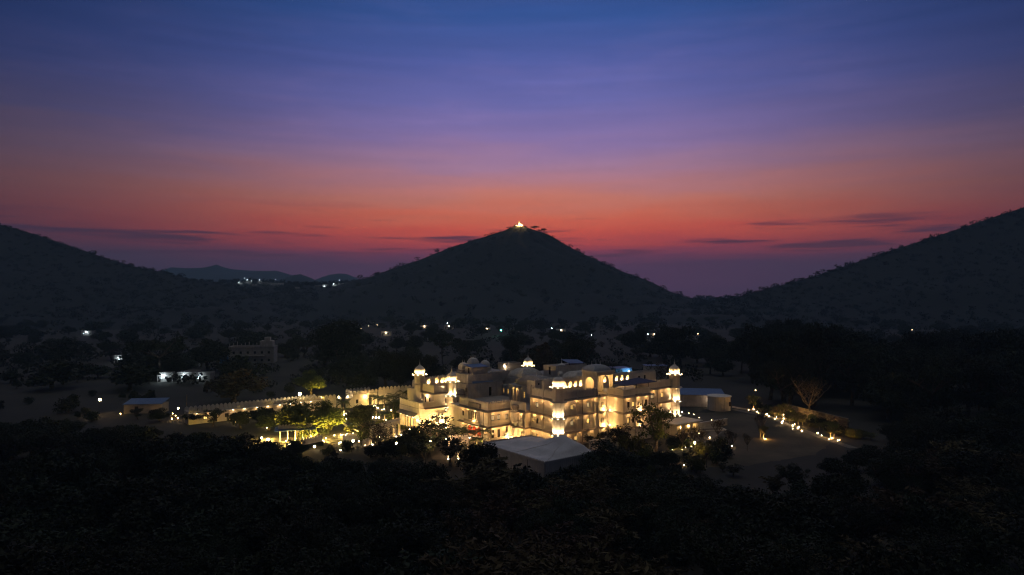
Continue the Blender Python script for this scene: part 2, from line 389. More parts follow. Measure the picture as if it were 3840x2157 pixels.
# far ranges, small with distance, dissolved by the haze
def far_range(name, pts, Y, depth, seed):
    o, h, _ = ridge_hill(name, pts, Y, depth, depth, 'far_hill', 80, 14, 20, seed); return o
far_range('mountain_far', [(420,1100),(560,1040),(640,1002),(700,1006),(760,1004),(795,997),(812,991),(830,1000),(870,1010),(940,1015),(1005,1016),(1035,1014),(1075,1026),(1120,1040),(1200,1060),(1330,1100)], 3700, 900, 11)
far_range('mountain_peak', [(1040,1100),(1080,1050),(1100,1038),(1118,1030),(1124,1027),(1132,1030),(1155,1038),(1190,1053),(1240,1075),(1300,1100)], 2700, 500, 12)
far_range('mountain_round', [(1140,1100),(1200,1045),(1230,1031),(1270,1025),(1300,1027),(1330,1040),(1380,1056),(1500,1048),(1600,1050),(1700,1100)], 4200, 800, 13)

# ------------------------------------------------------------------ foliage
def leaf_cloud(n, lobes, size, flat=0, hollow=.55):
    """n leaf quads spread through lobes [(x,y,z,rx,ry,rz)]"""
    lb = np.array(lobes); wgt = (lb[:,3]*lb[:,4]*lb[:,5])**.67; k = RNG.choice(len(lb), n, p=wgt/wgt.sum())
    d = RNG.normal(size=(n, 3)); d /= np.linalg.norm(d, axis=1)[:,None]
    r = (hollow+(1-hollow)*RNG.random(n)**.6)[:,None]*(1+.16*RNG.normal(size=(n,1)))
    c = lb[k,:3]+d*r*lb[k,3:6]
    nn = d*.6+RNG.normal(size=(n,3))*.7; nn[:,2] += flat; nn /= np.linalg.norm(nn, axis=1)[:,None]
    t = np.cross(nn, RNG.normal(size=(n,3))); t /= np.linalg.norm(t, axis=1)[:,None]; b = np.cross(nn, t)
    s = size*(.6+.8*RNG.random(n))[:,None]
    V = np.stack([c-t*s, c-b*s*.55, c+t*s, c+b*s*.55], 1).reshape(-1, 3)
    return V, np.arange(n*4).reshape(-1, 4)
def limb_tree(h, spread, forks=5, r0=.28, lean=.1, depth=2, seed=0):
    """tapered trunk with forking limbs; returns mesh builder and tips"""
    rd = random.Random(seed); mb = MB(); tips = []
    def grow(p, d, ln, r, k):
        segs = 3; q = Vector(p)
        for i in range(segs):
            nd = (d+Vector((rd.uniform(-1,1), rd.uniform(-1,1), rd.uniform(-.3,.5)))*.16).normalized()
            e = q+nd*ln/segs; r2 = r*(1-.22*(i+1)/segs*1.2)
            mb.tube(q, e, r*(1-.22*i/segs*1.2), r2, 6 if k < 2 else 4); q = e; d = nd
        if k >= depth: tips.append(q); return
        a0 = rd.uniform(0, 6.28); m = forks if k == 0 else rd.choice((2, 3))
        for i in range(m):
            a = a0+6.283*i/m+rd.uniform(-.4, .4); up = rd.uniform(.35, .95)
            nd = (Vector((math.cos(a), math.sin(a), 0))*spread+Vector((0,0,up))).normalized()
            grow(q, nd, ln*rd.uniform(.55, .85), r*.6, k+1)
    grow(Vector((0,0,-.2)), Vector((rd.uniform(-lean,lean), rd.uniform(-lean,lean), 1)).normalized(), h, r0, 0)
    return mb, tips
PROTO = {}
def tree_proto(key, seed, nleaf, lsize, kind='round', leaf='leaf', bark='bark'):
    rd = random.Random(seed)
    if kind == 'round':
        mb, tips = limb_tree(1.7, .75, 5, .26, seed=seed)
        lobes = [(t.x*1.2, t.y*1.2, t.z, rd.uniform(.8,1.4), rd.uniform(.8,1.4), rd.uniform(.7,1.2)) for t in tips]
        for _ in range(11):
            a = rd.uniform(0, 6.283); q = rd.uniform(.3, 2.1); z = rd.uniform(1.5, 4.9); q *= math.sqrt(max(.15, 1-((z-2.8)/2.8)**2))
            lobes.append((q*math.cos(a), q*math.sin(a), z, rd.uniform(.7,1.25), rd.uniform(.7,1.25), rd.uniform(.6,1.0)))
        V, F = leaf_cloud(nleaf, lobes, lsize)
    elif kind == 'umbrella':
        mb, tips = limb_tree(4.2, 1.25, 6, .26, seed=seed)
        lobes = [(t.x*1.25, t.y*1.25, t.z+.1, rd.uniform(1.0,1.8), rd.uniform(1.0,1.8), rd.uniform(.4,.8)) for t in tips]
        V, F = leaf_cloud(nleaf, lobes, lsize, .5)
    elif kind == 'tall':
        mb, tips = limb_tree(3.6, .5, 5, .3, seed=seed, depth=3)
        lobes = [(t.x*1.2, t.y*1.2, t.z*1.0, rd.uniform(.5,1.2), rd.uniform(.5,1.2), rd.uniform(.5,1.3)) for t in tips]
        lobes += [(rd.uniform(-1,1), rd.uniform(-1,1), rd.uniform(2.6,5.5), rd.uniform(.7,1.3), rd.uniform(.7,1.3), rd.uniform(.6,1.1)) for _ in range(6)]
        V, F = leaf_cloud(nleaf, lobes, lsize)
    elif kind == 'sparse':
        mb, tips = limb_tree(1.9, .6, 6, .17, seed=seed, depth=3)
        lobes = [(t.x, t.y, t.z, rd.uniform(.3,.65), rd.uniform(.3,.65), rd.uniform(.3,.55)) for t in tips]
        lobes += [(t.x*q+rd.uniform(-.3,.3), t.y*q+rd.uniform(-.3,.3), t.z*q, rd.uniform(.3,.6), rd.uniform(.3,.6), rd.uniform(.3,.5)) for t in tips[::2] for q in (.55, .78)]
        V, F = leaf_cloud(nleaf, lobes, lsize, 0, .1)
    elif kind == 'bare':
        mb, tips = limb_tree(1.5, .75, 7, .15, seed=seed, depth=4)
        lobes = [(t.x, t.y, t.z, .35, .35, .3) for t in tips]
        V, F = leaf_cloud(nleaf, lobes, lsize, 0, .05)
    elif kind == 'bush':
        mb = MB()
        for i in range(5):
            a = i*1.26; mb.tube((0,0,-.1), (math.cos(a)*.6, math.sin(a)*.6, 1.0), .06, .02, 4)
        lobes = [(rd.uniform(-.9,.9), rd.uniform(-.9,.9), rd.uniform(.5,1.3), rd.uniform(.6,1.0), rd.uniform(.6,1.0), rd.uniform(.5,.8)) for _ in range(7)]
        V, F = leaf_cloud(nleaf, lobes, lsize)
        V[:,2] = np.abs(V[:,2])
    elif kind == 'plume':                                  # feathery arching plumes of a bamboo clump
        mb = MB(); vs = []
        for i in range(26):
            a = rd.uniform(0, 6.283); rch = rd.uniform(1.0, 4.2); hh = rd.uniform(4.5, 9.0)
            prev = Vector((math.cos(a)*.2, math.sin(a)*.2, -.1)); pts = [prev]
            for k in range(1, 10):
                t = k/9; pts.append(Vector((math.cos(a)*rch*t**2.0, math.sin(a)*rch*t**2.0, hh*(t*1.25-.42*t**3.2))))
            for k in range(9): mb.tube(pts[k], pts[k+1], .05*(1-k/10), .05*(1-(k+1)/10), 4)
            for k in range(3, 10):
                for _ in range(nleaf//180):
                    p = pts[k-1].lerp(pts[k], rd.random()); sp = .55*math.sin(math.pi*min(1, (k-2)/7.2))+.12
                    vs.append((p.x+rd.gauss(0, sp*.55), p.y+rd.gauss(0, sp*.55), p.z+rd.gauss(-.12, sp*.42)))
        c = np.array(vs); n = len(c); t = RNG.normal(size=(n,3))*np.array([1,1,.8]); t /= np.linalg.norm(t, axis=1)[:,None]
        b = np.cross(t, RNG.normal(size=(n,3))); b /= np.linalg.norm(b, axis=1)[:,None]; s = lsize*(.6+.8*RNG.random(n))[:,None]
        V = np.stack([c-t*s, c-b*s*.3, c+t*s, c+b*s*.3], 1).reshape(-1,3); F = np.arange(n*4).reshape(-1,4)
    PROTO[key] = (mb.mesh('trunk', bark, True), npmesh('crown', V, F, leaf))
    h = float(V[:,2].max()); wd = float(np.percentile(np.abs(V[:,:2]), 97))
    PROTO[key+'_dim'] = (h, wd)
for i in range(4): tree_proto('near%d' % i, 20+i, 10000, .135, 'round')
for i in range(3): tree_proto('tall%d' % i, 60+i, 9000, .12, 'tall')
for i in range(3): tree_proto('plume%d' % i, 40+i, 4600, .26, 'plume', 'leaf_brown')
for i in range(3): tree_proto('far%d' % i, 70+i, 1500, .34, 'round')
tree_proto('umb0', 80, 2600, .24, 'umbrella'); tree_proto('umb1', 81, 2600, .24, 'umbrella')
tree_proto('gard0', 90, 8000, .13, 'round', 'leaf_garden', 'bark_pale'); tree_proto('gard1', 91, 8000, .13, 'round', 'leaf_garden', 'bark_pale')
tree_proto('brown0', 94, 3600, .2, 'round', 'leaf_brown', 'bark_pale')
tree_proto('sparse0', 95, 1500, .12, 'sparse', 'leaf', 'bark_pale'); tree_proto('sparse1', 96, 1500, .12, 'sparse', 'leaf_garden', 'bark_pale')
tree_proto('bare0', 97, 500, .1, 'bare', 'leaf_brown', 'bark_pale'); tree_proto('bare1', 98, 360, .1, 'bare', 'leaf_brown', 'bark_pale')
tree_proto('bush0', 99, 700, .16, 'bush'); tree_proto('bush1', 100, 700, .15, 'bush', 'leaf_garden')
def tree(key, x, y, height, label, width=None, group=None, name='broadleaf_tree', cat='tree', z=0, rz=None):
    h, wd = PROTO[key+'_dim']; s = height/h; sw = s if width is None else width/(2*wd)
    o = thing(name, label, cat, (x, y, z), random.uniform(0, 6.283) if rz is None else rz, group); o.scale = (sw, sw, s)
    place('trunk' if 'bush' not in key else 'stems', PROTO[key][0], o); place('crown', PROTO[key][1], o)
    return o
# palms
def palm_proto(key, seed, th, nf, fl):
    rd = random.Random(seed); tr = MB()
    for k in range(6): tr.tube((.05*math.sin(k), .05*math.cos(k*1.3), th*k/6-.1), (.05*math.sin(k+1), .05*math.cos((k+1)*1.3), th*(k+1)/6), .17-.012*k, .17-.012*(k+1), 8)
    V = []; F = []
    for i in range(nf):
        a = 6.283*i/nf+rd.uniform(-.2,.2); up = rd.uniform(.15, 1.15); d = Vector((math.cos(a), math.sin(a), 0)); sd = Vector((-d.y, d.x, 0))
        pts = []
        for k in range(9):
            t = k/8; pts.append(Vector((0,0,th))+d*(fl*t*(1-.15*t*up))+Vector((0,0,1))*(fl*(up*t*.75-.85*t*t*(.55+.3*(1.2-up)))))
        for k in range(1, 9):
            for s in (-1, 1):
                for q in (0, .5):
                    p = pts[k-1].lerp(pts[k], q); ln = fl*.27*math.sin(math.pi*min(.97, (k-.6+q)/8.3))+.08
                    e = p+sd*s*ln*.8+d*ln*.45-Vector((0,0,ln*.5)); wv = d*.055
                    n = len(V); V += [p-wv, p+wv, e+wv*.3, e-wv*.3]; F.append((n, n+1, n+2, n+3))
        for k in range(8):
            n = len(V); V += [pts[k]-sd*.035, pts[k]+sd*.035, pts[k+1]+sd*.03, pts[k+1]-sd*.03]; F.append((n, n+1, n+2, n+3))
    PROTO[key] = (tr.mesh('trunk', 'bark_pale', True), npmesh('fronds', [tuple(v) for v in V], F, 'palm_leaf'))
palm_proto('palm0', 1, 3.2, 18, 2.4); palm_proto('palm1', 2, 4.4, 20, 2.6); palm_proto('palm2', 3, 1.6, 16, 2.3)
def palm(key, x, y, s, label, group='palms in the entrance garden', z=0):
    o = thing('palm_tree', label, 'palm', (x, y, z), random.uniform(0, 6.28), group); o.scale = (s, s, s)
    place('trunk', PROTO[key][0], o); place('fronds', PROTO[key][1], o); return o

# ------------------------------------------------------------------ the palace
TH = R(37.5); PO = (10.2, 150.0)
def UVW(u, v): return PO[0]+u*math.cos(TH)-v*math.sin(TH), PO[1]+u*math.sin(TH)+v*math.cos(TH)
pal = thing('palace', 'sprawling cream palace hotel with domed corner towers, terraces and floodlit walls', 'palace', (*PO, 0), TH)
def fu(v0): return lambda a, z, d: (a, v0+d, z)           # wall facing -v
def fv(u0): return lambda a, z, d: (u0+d, a, z)           # wall facing -u
WCACHE = {}
def win_mesh(w, h, style):
    k = (round(w,2), round(h,2), style)
    if k in WCACHE: return WCACHE[k]
    f = MB(); t = .15 if w > .55 else .10; b = .10
    if style == 'arch':
        f.arch_panel(lambda a,z,d: (a,d,z), -w/2, w/2, 0, h, h-w*.5, w*.42, b, t, 8); f.box(-w/2, w/2, -.02, b, -t, 0)
    else:
        f.box(-w/2, -w/2+t, 0, b, 0, h); f.box(w/2-t, w/2, 0, b, 0, h); f.box(-w/2+t, w/2-t, 0, b, 0, t); f.box(-w/2+t, w/2-t, 0, b, h-t, h)
        if style in ('pair', 'door'): f.box(-t*.45, t*.45, .005, b-.005, t, h-t)
        if style == 'quad':
            f.box(-t*.45, t*.45, .005, b-.005, t, h-t)
            for q in (.36, .68): f.box(-w/2+t, -t*.45, .012, b-.012, h*q-.03, h*q+.03); f.box(t*.45, w/2-t, .012, b-.012, h*q-.03, h*q+.03)
    p = MB().add([(-w/2+.02,b*.75,.02),(w/2-.02,b*.75,.02),(w/2-.02,b*.75,h-.02),(-w/2+.02,b*.75,h-.02)], [(0,1,2,3)])
    WCACHE[k] = (f.mesh('window', 'frame_wood'), p); return WCACHE[k]
PCACHE = {}
def window(loc, rz, w, h, style='pair', pane='lit_warm', parent=pal):
    f, p = win_mesh(w, h, style); k = (round(w,2), round(h,2), pane)
    if k not in PCACHE: PCACHE[k] = p.mesh('pane', pane)
    o = place('door' if style == 'door' else 'window', f, parent, loc, rz); place('pane', PCACHE[k], o); return o
def lit(): return random.choice(['lit_warm', 'lit_warm', 'lit_pale'])
def block(name, u0, u1, v0, v1, z0, z1, wu=(), wv=(), m='plaster', roof=None, niche_u=(), niche_v=()):
    """one wing: four walls with window openings on the two sides in view, and its roof"""
    mb = MB()
    hu = [(a-w/2, a+w/2, z, z+h) for a, z, w, h, *_ in wu]; hv = [(a-w/2, a+w/2, z, z+h) for a, z, w, h, *_ in wv]
    mb.facade(fu(v0), u0, u1, z0, z1, hu, .3); mb.facade(fv(u0), v0, v1, z0, z1, hv, .3)
    mb.add([(u1,v0,z0),(u1,v1,z0),(u1,v1,z1),(u1,v0,z1)], [(0,1,2,3)]); mb.add([(u1,v1,z0),(u0,v1,z0),(u0,v1,z1),(u1,v1,z1)], [(0,1,2,3)])
    wall = mb.build(name, m, pal)
    if roof is not None: MB().box(u0+.02, u1-.02, v0+.02, v1-.02, roof-.15, roof).build('terrace_floor', 'roof_terrace', pal)
    for (a, z, w, h, *st) in wu: window((a, v0+.10, z), 0, w, h, *(st or ['pair', lit()]))
    for (a, z, w, h, *st) in wv: window((u0+.10, a, z), -math.pi/2, w, h, *(st or ['pair', lit()]))
    return wall
CH = [(0,.28),(.72,.02),(.72,-.05),(0,.06)]
def chajja(path, z, m='ledge_stone', proj=1.0): return MB().sweep(path, [(o*proj-.02*(o==0), z+dz) for o, dz in CH]).build('ledge', m, pal)
def parapet(path, z0, z1, merlon=True, m='plaster', th=.24):
    p = MB().sweep(path, [(-.03,z0),(-.03,z1-.1),(.05,z1-.1),(.05,z1),(-th,z1),(-th,z0)]).build('parapet', m, pal)
    if merlon: merlons(path, z1, p)
    return p
def merlons(path, z, parent, w=.30, h=.44, gap=.46, t=.12):
    mb = MB()
    for (a, b) in zip(path[:-1], path[1:]):
        a = Vector(a); b = Vector(b); ln = (b-a).length; d = (b-a)/ln; nrm = Vector((d.y,-d.x)); n = max(1, int(ln/gap))
        for i in range(n):
            c = a+d*(ln*(i+.5)/n)-nrm*.1
            prof = [(-w/2,0),(w/2,0),(w/2*.9,h*.55),(0,h),(-w/2*.9,h*.55)]
            vs = [(c.x+d.x*s+nrm.x*k*t/2, c.y+d.y*s+nrm.y*k*t/2, z-.01+q) for k in (-1,1) for s, q in prof]
            mb.add(vs, [(0,1,2,3,4),(9,8,7,6,5)]+[(i2,(i2+1)%5,5+(i2+1)%5,5+i2) for i2 in range(5)])
    o = mb.build('merlon_row', 'plaster', parent); o['kind'] = 'stuff'; return o
def band(path, z, h=.12, off=.05, m='plaster'): return MB().sweep(path, [(-.01,z),(off,z),(off,z+h),(-.01,z+h)]).build('string_course', m, pal)
def pilaster(u, v, z0, z1, w=.42, p=.14, side='u'):
    if side == 'u': return MB().box(u-w/2, u+w/2, v-p, v+.02, z0, z1).build('pilaster', 'plaster', pal)
    return MB().box(u-p, u+.02, v-w/2, v+w/2, z0, z1).build('pilaster', 'plaster', pal)
WW, WH = .82, 1.25
# main three-storey corner block
wl = [(7.9,7.6),(2.4,7.6),(6.9,4.0),(4.0+3.9,0)]
block('main_wall', 0, 15.3, 0, 9.6, 0, 10.3,
      wu=[(4.0,8.0,WW,WH),(9.0,8.0,WW,WH,'pair','lit_pale'),(4.0,4.4,WW,WH),(9.0,4.4,WW,WH),(5.2,1.0,WW,1.1,'pair','lit_warm')],
      wv=[(7.4,7.9,WW,WH,'pair','lit_pale'),(7.3,4.3,WW,WH,'pair','glass_dark'),(7.3,.7,WW,WH,'quad','lit_warm'),(9.0,4.4,.7,1.2),(9.0,.8,.7,1.2,'quad','lit_warm')], roof=10.6)
block('inner_wall', -1.6, 6.3, 9.62, 15.4, 0, 6.75, wv=[(11.0,1.0,.6,1.1,'pair','lit_warm')], roof=7.05)
block('north_wall', -8, -1.62, 15.4, 27.5, 0, 6.72,
      wu=[(-6.6,4.5,.85,1.3),(-4.9,4.5,.85,1.3,'pair','lit_pale'),(-2.6,4.4,.75,1.3),(-6.6,.35,.8,2.0,'door','glass_dark'),(-4.9,.35,.8,2.0,'door','glass_dark'),(-2.6,1.5,.75,1.2,'pair','glass_dark')],
      wv=[(25.8,4.4,.7,1.2,'pair','glass_dark')], roof=7.02)
block('bay_wall', 15.32, 24.5, -4.9, 0.02, 0, 10.28,
      wu=[(17.0,7.8,WW,1.35,'pair','glass_dark'),(18.6,7.8,WW,1.35,'pair','lit_warm'),(21.6,7.8,WW,1.35,'pair','lit_warm'),(23.0,7.8,WW,1.35,'pair','glass_dark'),(17.0,4.2,WW,1.35),(18.6,4.2,WW,1.35,'pair','glass_dark'),(21.8,4.2,WW,1.35,'pair','glass_dark')], roof=10.6)
block('east_wall', 15.34, 39.2, 0.04, 9.4, 0, 10.26, wu=[(31.0,7.9,1.1,1.35,'pair','lit_pale'),(34.6,7.9,.8,1.35,'pair','lit_warm'),(31.0,4.2,1.0,1.35),(34.6,4.2,.8,1.35)], roof=10.55)
path_low = [(-8,27.5),(-8,15.4),(-1.6,15.4),(-1.6,9.8),(0,9.8),(0,.9)]
path_r = [(.9,0),(15.32,0),(15.32,-4.9),(24.5,-4.9),(24.5,.04),(38.2,.04)]
chajja(path_low, 6.6); chajja(path_low, 3.0); chajja([(0,9.7),(0,.9)], 10.2)
chajja(path_r, 10.2); chajja(path_r, 6.6); chajja(path_r, 3.0)
for z in (4.0, 7.5): band(path_r, z, .08, .04); 
band(path_low[:4], 3.75, .08, .04); band([(0,9.6),(0,.9)], 7.4, .08, .04); band(path_low[3:], 3.75, .08, .04)
parapet([(-8,27.5),(-8,15.4),(-1.6,15.4),(-1.6,9.62)], 6.8, 8.5)
parapet([(0,9.6),(0,.9)], 10.38, 12.0); parapet([(.9,0),(11.5,0)], 10.38, 12.0)
parapet([(17.2,0),(17.2,0.001),(15.4,0.02)][::-1], 10.36, 11.9, False)
parapet([(15.32,0),(15.32,-4.9),(24.5,-4.9),(24.5,.04)], 10.36, 11.95, False); parapet([(24.6,.04),(38.2,.04)], 10.34, 12.0)
merlons([(15.32,-.3),(15.32,-4.6)], 11.95, pal)
MB().box(-.25, .2, 9.45, 9.62, 6.8, 12.9).build('corner_pier', 'plaster', pal)
for v in (5.3, 9.75): pilaster(0, v, .1, 10.2 if v < 9 else 6.6, side='v')
pilaster(0, 5.3, 10.4, 12.5, side='v')
for u in (5.6, 11.0, 27.5): pilaster(u, 0 if u < 15 else .04, .1, 12.3)
for u in (15.6, 20.2-1.2, 20.2+1.2): pilaster(u, -4.9, .1, 10.1, .3, .1)
MB().sweep(path_low, [(0,0),(.12,0),(.12,.5),(0,.55)]).build('plinth', 'plaster_weathered', pal)
MB().sweep(path_r, [(0,0),(.12,0),(.12,.5),(0,.55)]).build('plinth', 'plaster_weathered', pal)

for (u_, v_, z1) in ((-8.08,17.2,6.6),(-7.2,15.32,6.6),(-1.68,10.4,6.6),(7.2,-.07,10.1),(13.9-.2,-.07,10.1),(24.2,-4.97,10.1),(32.6,-.03,10.1)): MB().tube((u_,v_,.1),(u_,v_,z1),.06,.06,6).build('drain_pipe', 'dark_metal', pal)
# octagonal corner towers
def tower(u, v, zb, levels, zk, zl, base_lit=False, facets=(225,180,270), lamps=(1,1), R0=1.36, pw=1.0):
    """levels: ledge heights; zk: foot of the lantern storey; zl: height of the dome's ledge"""
    c8 = math.cos(math.pi/8); ap = R0*c8
    MB().lathe([(R0,zb),(R0,zk),(R0*1.02,zk),(R0*1.02,zl-.05)], 8, u, v, math.pi/8).build('tower_wall', 'plaster', pal)
    for z in levels:
        MB().lathe([(R0*.99,z-.16),(R0*1.5,z-.06),(R0*1.5,z+.03),(R0*.99,z+.14)], 8, u, v, math.pi/8).build('tower_ledge', 'plaster', pal)
    zz = [zb]+list(levels)+[zk+.1]
    for z0, z1 in zip(zz[:-1], zz[1:]):
        if z1-z0 < 2.4: continue
        for a in facets:
            t = R(a); x, y = u+math.cos(t)*(ap-.02), v+math.sin(t)*(ap-.02); rz = t+math.pi/2
            window((x,y,z0+1.0), rz, .46, 1.35, 'single', 'lit_pale' if z0 > zb else 'glass_dark'); window((x,y,z0+2.5), rz, .42, .38, 'single', 'glass_dark')
    for z in levels[:len(lamps)]:
        for a in facets:
            t = R(a); x, y = u+math.cos(t)*(R0*1.30), v+math.sin(t)*(R0*1.30)
            place('floodlight', SPOTM, pal, (x, y, z+.05), t+math.pi/2, .6); lamp(pal, (x, y, z+.22), 420*pw, (1,.68,.34), .05, 'SPOT', (u+math.cos(t)*ap*.9, v+math.sin(t)*ap*.9, z+2.2), 118, .5)
    if base_lit:
        for a in facets[:2]:
            t = R(a); x, y = u+math.cos(t)*(R0*1.3), v+math.sin(t)*(R0*1.3)
            place('floodlight', SPOTM, pal, (x, y, zb+.08), t+math.pi/2); lamp(pal, (x, y, zb+.45), 420, (1,.60,.22), .06)
    # lantern storey openings and dome
    for k in range(8):
        t = math.pi/4*k; x, y = u+math.cos(t)*(ap*1.02-.03), v+math.sin(t)*(ap*1.02-.03)
        window((x, y, zk+.75), t+math.pi/2, .5, zl-zk-1.25, 'single', 'glass_dark')
    MB().lathe([(R0*1.0,zl-.12),(R0*1.55,zl-.10),(R0*1.55,zl-.03),(R0*.9,zl+.10),(R0*.62,zl+.12)], 8, u, v, math.pi/8).build('dome_ledge', 'plaster', pal)
    d = MB().lathe([(R0*.80,zl+.05),(R0*.80,zl+.45),(R0*.86,zl+.5),(R0*.94,zl+.8),(R0*.97,zl+1.1),(R0*.93,zl+1.45),(R0*.80,zl+1.8),(R0*.55,zl+2.1),(R0*.28,zl+2.3),(R0*.16,zl+2.45)], 48, u, v, 0, .055).build('dome', 'dome_white', pal, smooth=True)
    MB().lathe([(R0*.30,zl+2.36),(R0*.32,zl+2.46),(.10,zl+2.55),(.16,zl+2.72),(.06,zl+2.9),(.10,zl+3.02),(.03,zl+3.2),(.012,zl+3.95)], 12, u, v).build('finial', 'dome_white', d, smooth=True)
    for k in range(8):
        t = math.pi/4*k; x, y = u+math.cos(t)*R0*1.34, v+math.sin(t)*R0*1.34
        place('floodlight', BULBS, pal, (x, y, zl+.0), 0, .6); lamp(pal, (x, y, zl+.22), 260*pw, (1,.62,.22), .05, 'SPOT', (u, v, zl+1.75), 92, .5)
sp = MB().box(-.12,.12,-.08,.08,0,.1).box(-.09,.09,-.05,.05,.1,.16); SPOTM = sp.mesh('floodlight', 'bulb_white')
BULBS = MB().lathe([(.03,0),(.11,.05),(.13,.14),(.09,.22),(.02,.25)], 8).mesh('floodlight', 'bulb_fix')
tower(-.15, -.15, 0, [3.0, 6.6, 10.2], 10.6, 13.4)
tower(39.1, -.1, 0, [3.0, 6.6, 10.2], 10.6, 13.4)
tower(-6.0, 34.0, 0, [4.5, 8.0], 9.0, 11.6, base_lit=True)
tower(-11.0, 41.5, 7.0, [10.6], 10.9, 13.0, lamps=())
tower(26.2, 43.2, 0, [9.9], 10.2, 12.75, lamps=())
# plain roof-high moulding where the tall towers meet the parapet
# west wing with the glazed entrance and balcony
block('west_wall', -15.2, -5.0, 34.5, 44.5, 0, 5.5, wu=[(-13.2,.9,.7,1.3,'pair','lit_warm'),(-11.6,.9,.7,1.3,'pair','lit_warm'),(-7.6,1.2,.6,1.6,'pair','glass_dark'),(-7.6,3.9,.5,1.2,'single','glass_dark')],
      wv=[(36.6,.35,1.25,2.5,'door','lit_warm'),(38.3,.35,1.25,2.5,'door','lit_warm'),(40.0,.35,1.25,2.5,'door','lit_warm'),(41.7,.35,1.25,2.5,'door','lit_warm')], roof=5.6)
block('west_upper_wall', -11.0, -5.02, 34.52, 42.0, 5.5, 9.0, wu=[(-7.4,6.2,.6,1.3,'pair','glass_dark')], wv=[(36.6,5.75,.8,1.9,'door','glass_dark'),(38.6,5.75,.9,2.0,'door','glass_dark'),(40.6,6.4,.6,1.0,'pair','lit_warm')], roof=9.1)
parapet([(-15.2,44.5),(-15.2,34.5),(-11.0,34.5)], 5.45, 7.0, False)
parapet([(-11.0,42.0),(-11.0,34.52),(-7.2,34.52)], 9.0, 10.7); chajja([(-11.0,42.0),(-11.0,34.52),(-7.3,34.52)], 8.75)
chajja([(-13.8,34.5),(-7.3,34.5)], 5.35)
MB().sweep([(-15.2,44.3),(-15.2,35.3)], [(0,4.35),(1.15,3.6),(1.15,3.52),(0,4.1)]).build('porch_roof', 'ledge_stone', pal)
wav = MB()                                               # scrolled screen wall on the balcony
pts = [(37.5,7.0)]+[(37.5+.3*i, 7.0+.55*(i/9)**.8+.22*math.sin(i*.9)) for i in range(10)]
for (a,za),(b,zb_) in zip(pts[:-1], pts[1:]):
    if b > a: wav.add([(-12.6,a,5.6),(-12.6,b,5.6),(-12.6,b,zb_),(-12.6,a,za),(-12.4,a,5.6),(-12.4,b,5.6),(-12.4,b,zb_),(-12.4,a,za)], [(0,1,2,3),(7,6,5,4),(3,2,6,7)])
wav.build('screen_wall', 'plaster', pal)
MB().box(-16.6,-15.2,35.2,43.6,0,.18).build('porch_step', 'path_stone', pal); MB().box(-16.0,-15.2,35.4,43.4,.18,.34).build('porch_step', 'path_stone', pal)
for a, z in ((40.4,8.0),(37.6,8.0)):
    place('wall_lamp', BULBS, pal, (-11.2, a, z-.1)); lamp(pal, (-11.45, a, z), 130, (1,.58,.26), .08)
for a in (36.2, 39.2, 42.4): lamp(pal, (-15.9, a, 3.3), 70, WARM, .08); place('wall_lamp', BULBS, pal, (-15.9, a, 3.3))
place('wall_lamp', BULBS, pal, (-15.5, 34.9, 2.6)); lamp(pal, (-15.9, 34.2, 2.7), 180, WARM, .08)
UL = MB().box(-.1,.1,-.04,.04,-.06,0).mesh('ledge_lamp', 'bulb_fix')
def ledge_lamps(path, z, step, power, col=(1,.48,.14)):
    for a, b in zip(path[:-1], path[1:]):
        a = Vector(a); b = Vector(b); l_ = (b-a).length; d = (b-a)/l_; nr_ = Vector((d.y,-d.x)); n = int(l_/step)
        for i in range(n):
            c = a+d*(l_*(i+.5)/n)+nr_*.5
            place('ledge_lamp', UL, pal, (c.x, c.y, z-.01), math.atan2(d.y, d.x)); lamp(pal, (c.x+nr_.x*.12, c.y+nr_.y*.12, z-.32), power*random.uniform(.7,1.25), col, .08)
ledge_lamps(path_r, 10.2, 2.6, 23); ledge_lamps(path_r, 6.6, 2.6, 21); ledge_lamps(path_r[:2], 3.0, 3.0, 22)
ledge_lamps(path_low, 6.6, 2.6, 38); ledge_lamps(path_low, 3.0, 2.6, 62); ledge_lamps([(0,9.6),(0,.9)], 10.2, 2.6, 36)
# garden floodlight that bleaches the west front
for u_, v_, p_ in ((-9.5, 32.6, 2300), (-13.0, 31.5, 1800)):
    place('floodlight', SPOTM, pal, (u_, v_, .02)); lamp(pal, (u_, v_, .35), p_, (1,.58,.19), .12, 'SPOT', (u_-.3, 34.5, 6.5), 130, .7)
# air conditioners in the corner
acm = MB().box(-.45,.45,-.16,.16,0,.68); acf = MB().lathe([(.26,0),(.26,.04),(.20,.04),(.20,.01)], 16)
acF = acf.mesh('fan_grille', 'dark_metal'); acM = acm.mesh('air_conditioner', 'ac_white')
for i, (a, z) in enumerate(((-9.7,2.3),(-8.6,2.3),(-9.7,3.2),(-8.6,3.2))):
    o = place('air_conditioner', acM, pal, (a, 34.3, z)); q = place('fan_grille', acF, o, (-.12,-.155,.34)); q.rotation_euler = (R(90),0,0)
o = place('air_conditioner', acM, pal, (-2.95, 15.2, .5)); q = place('fan_grille', acF, o, (-.12,-.155,.34)); q.rotation_euler = (R(90),0,0)
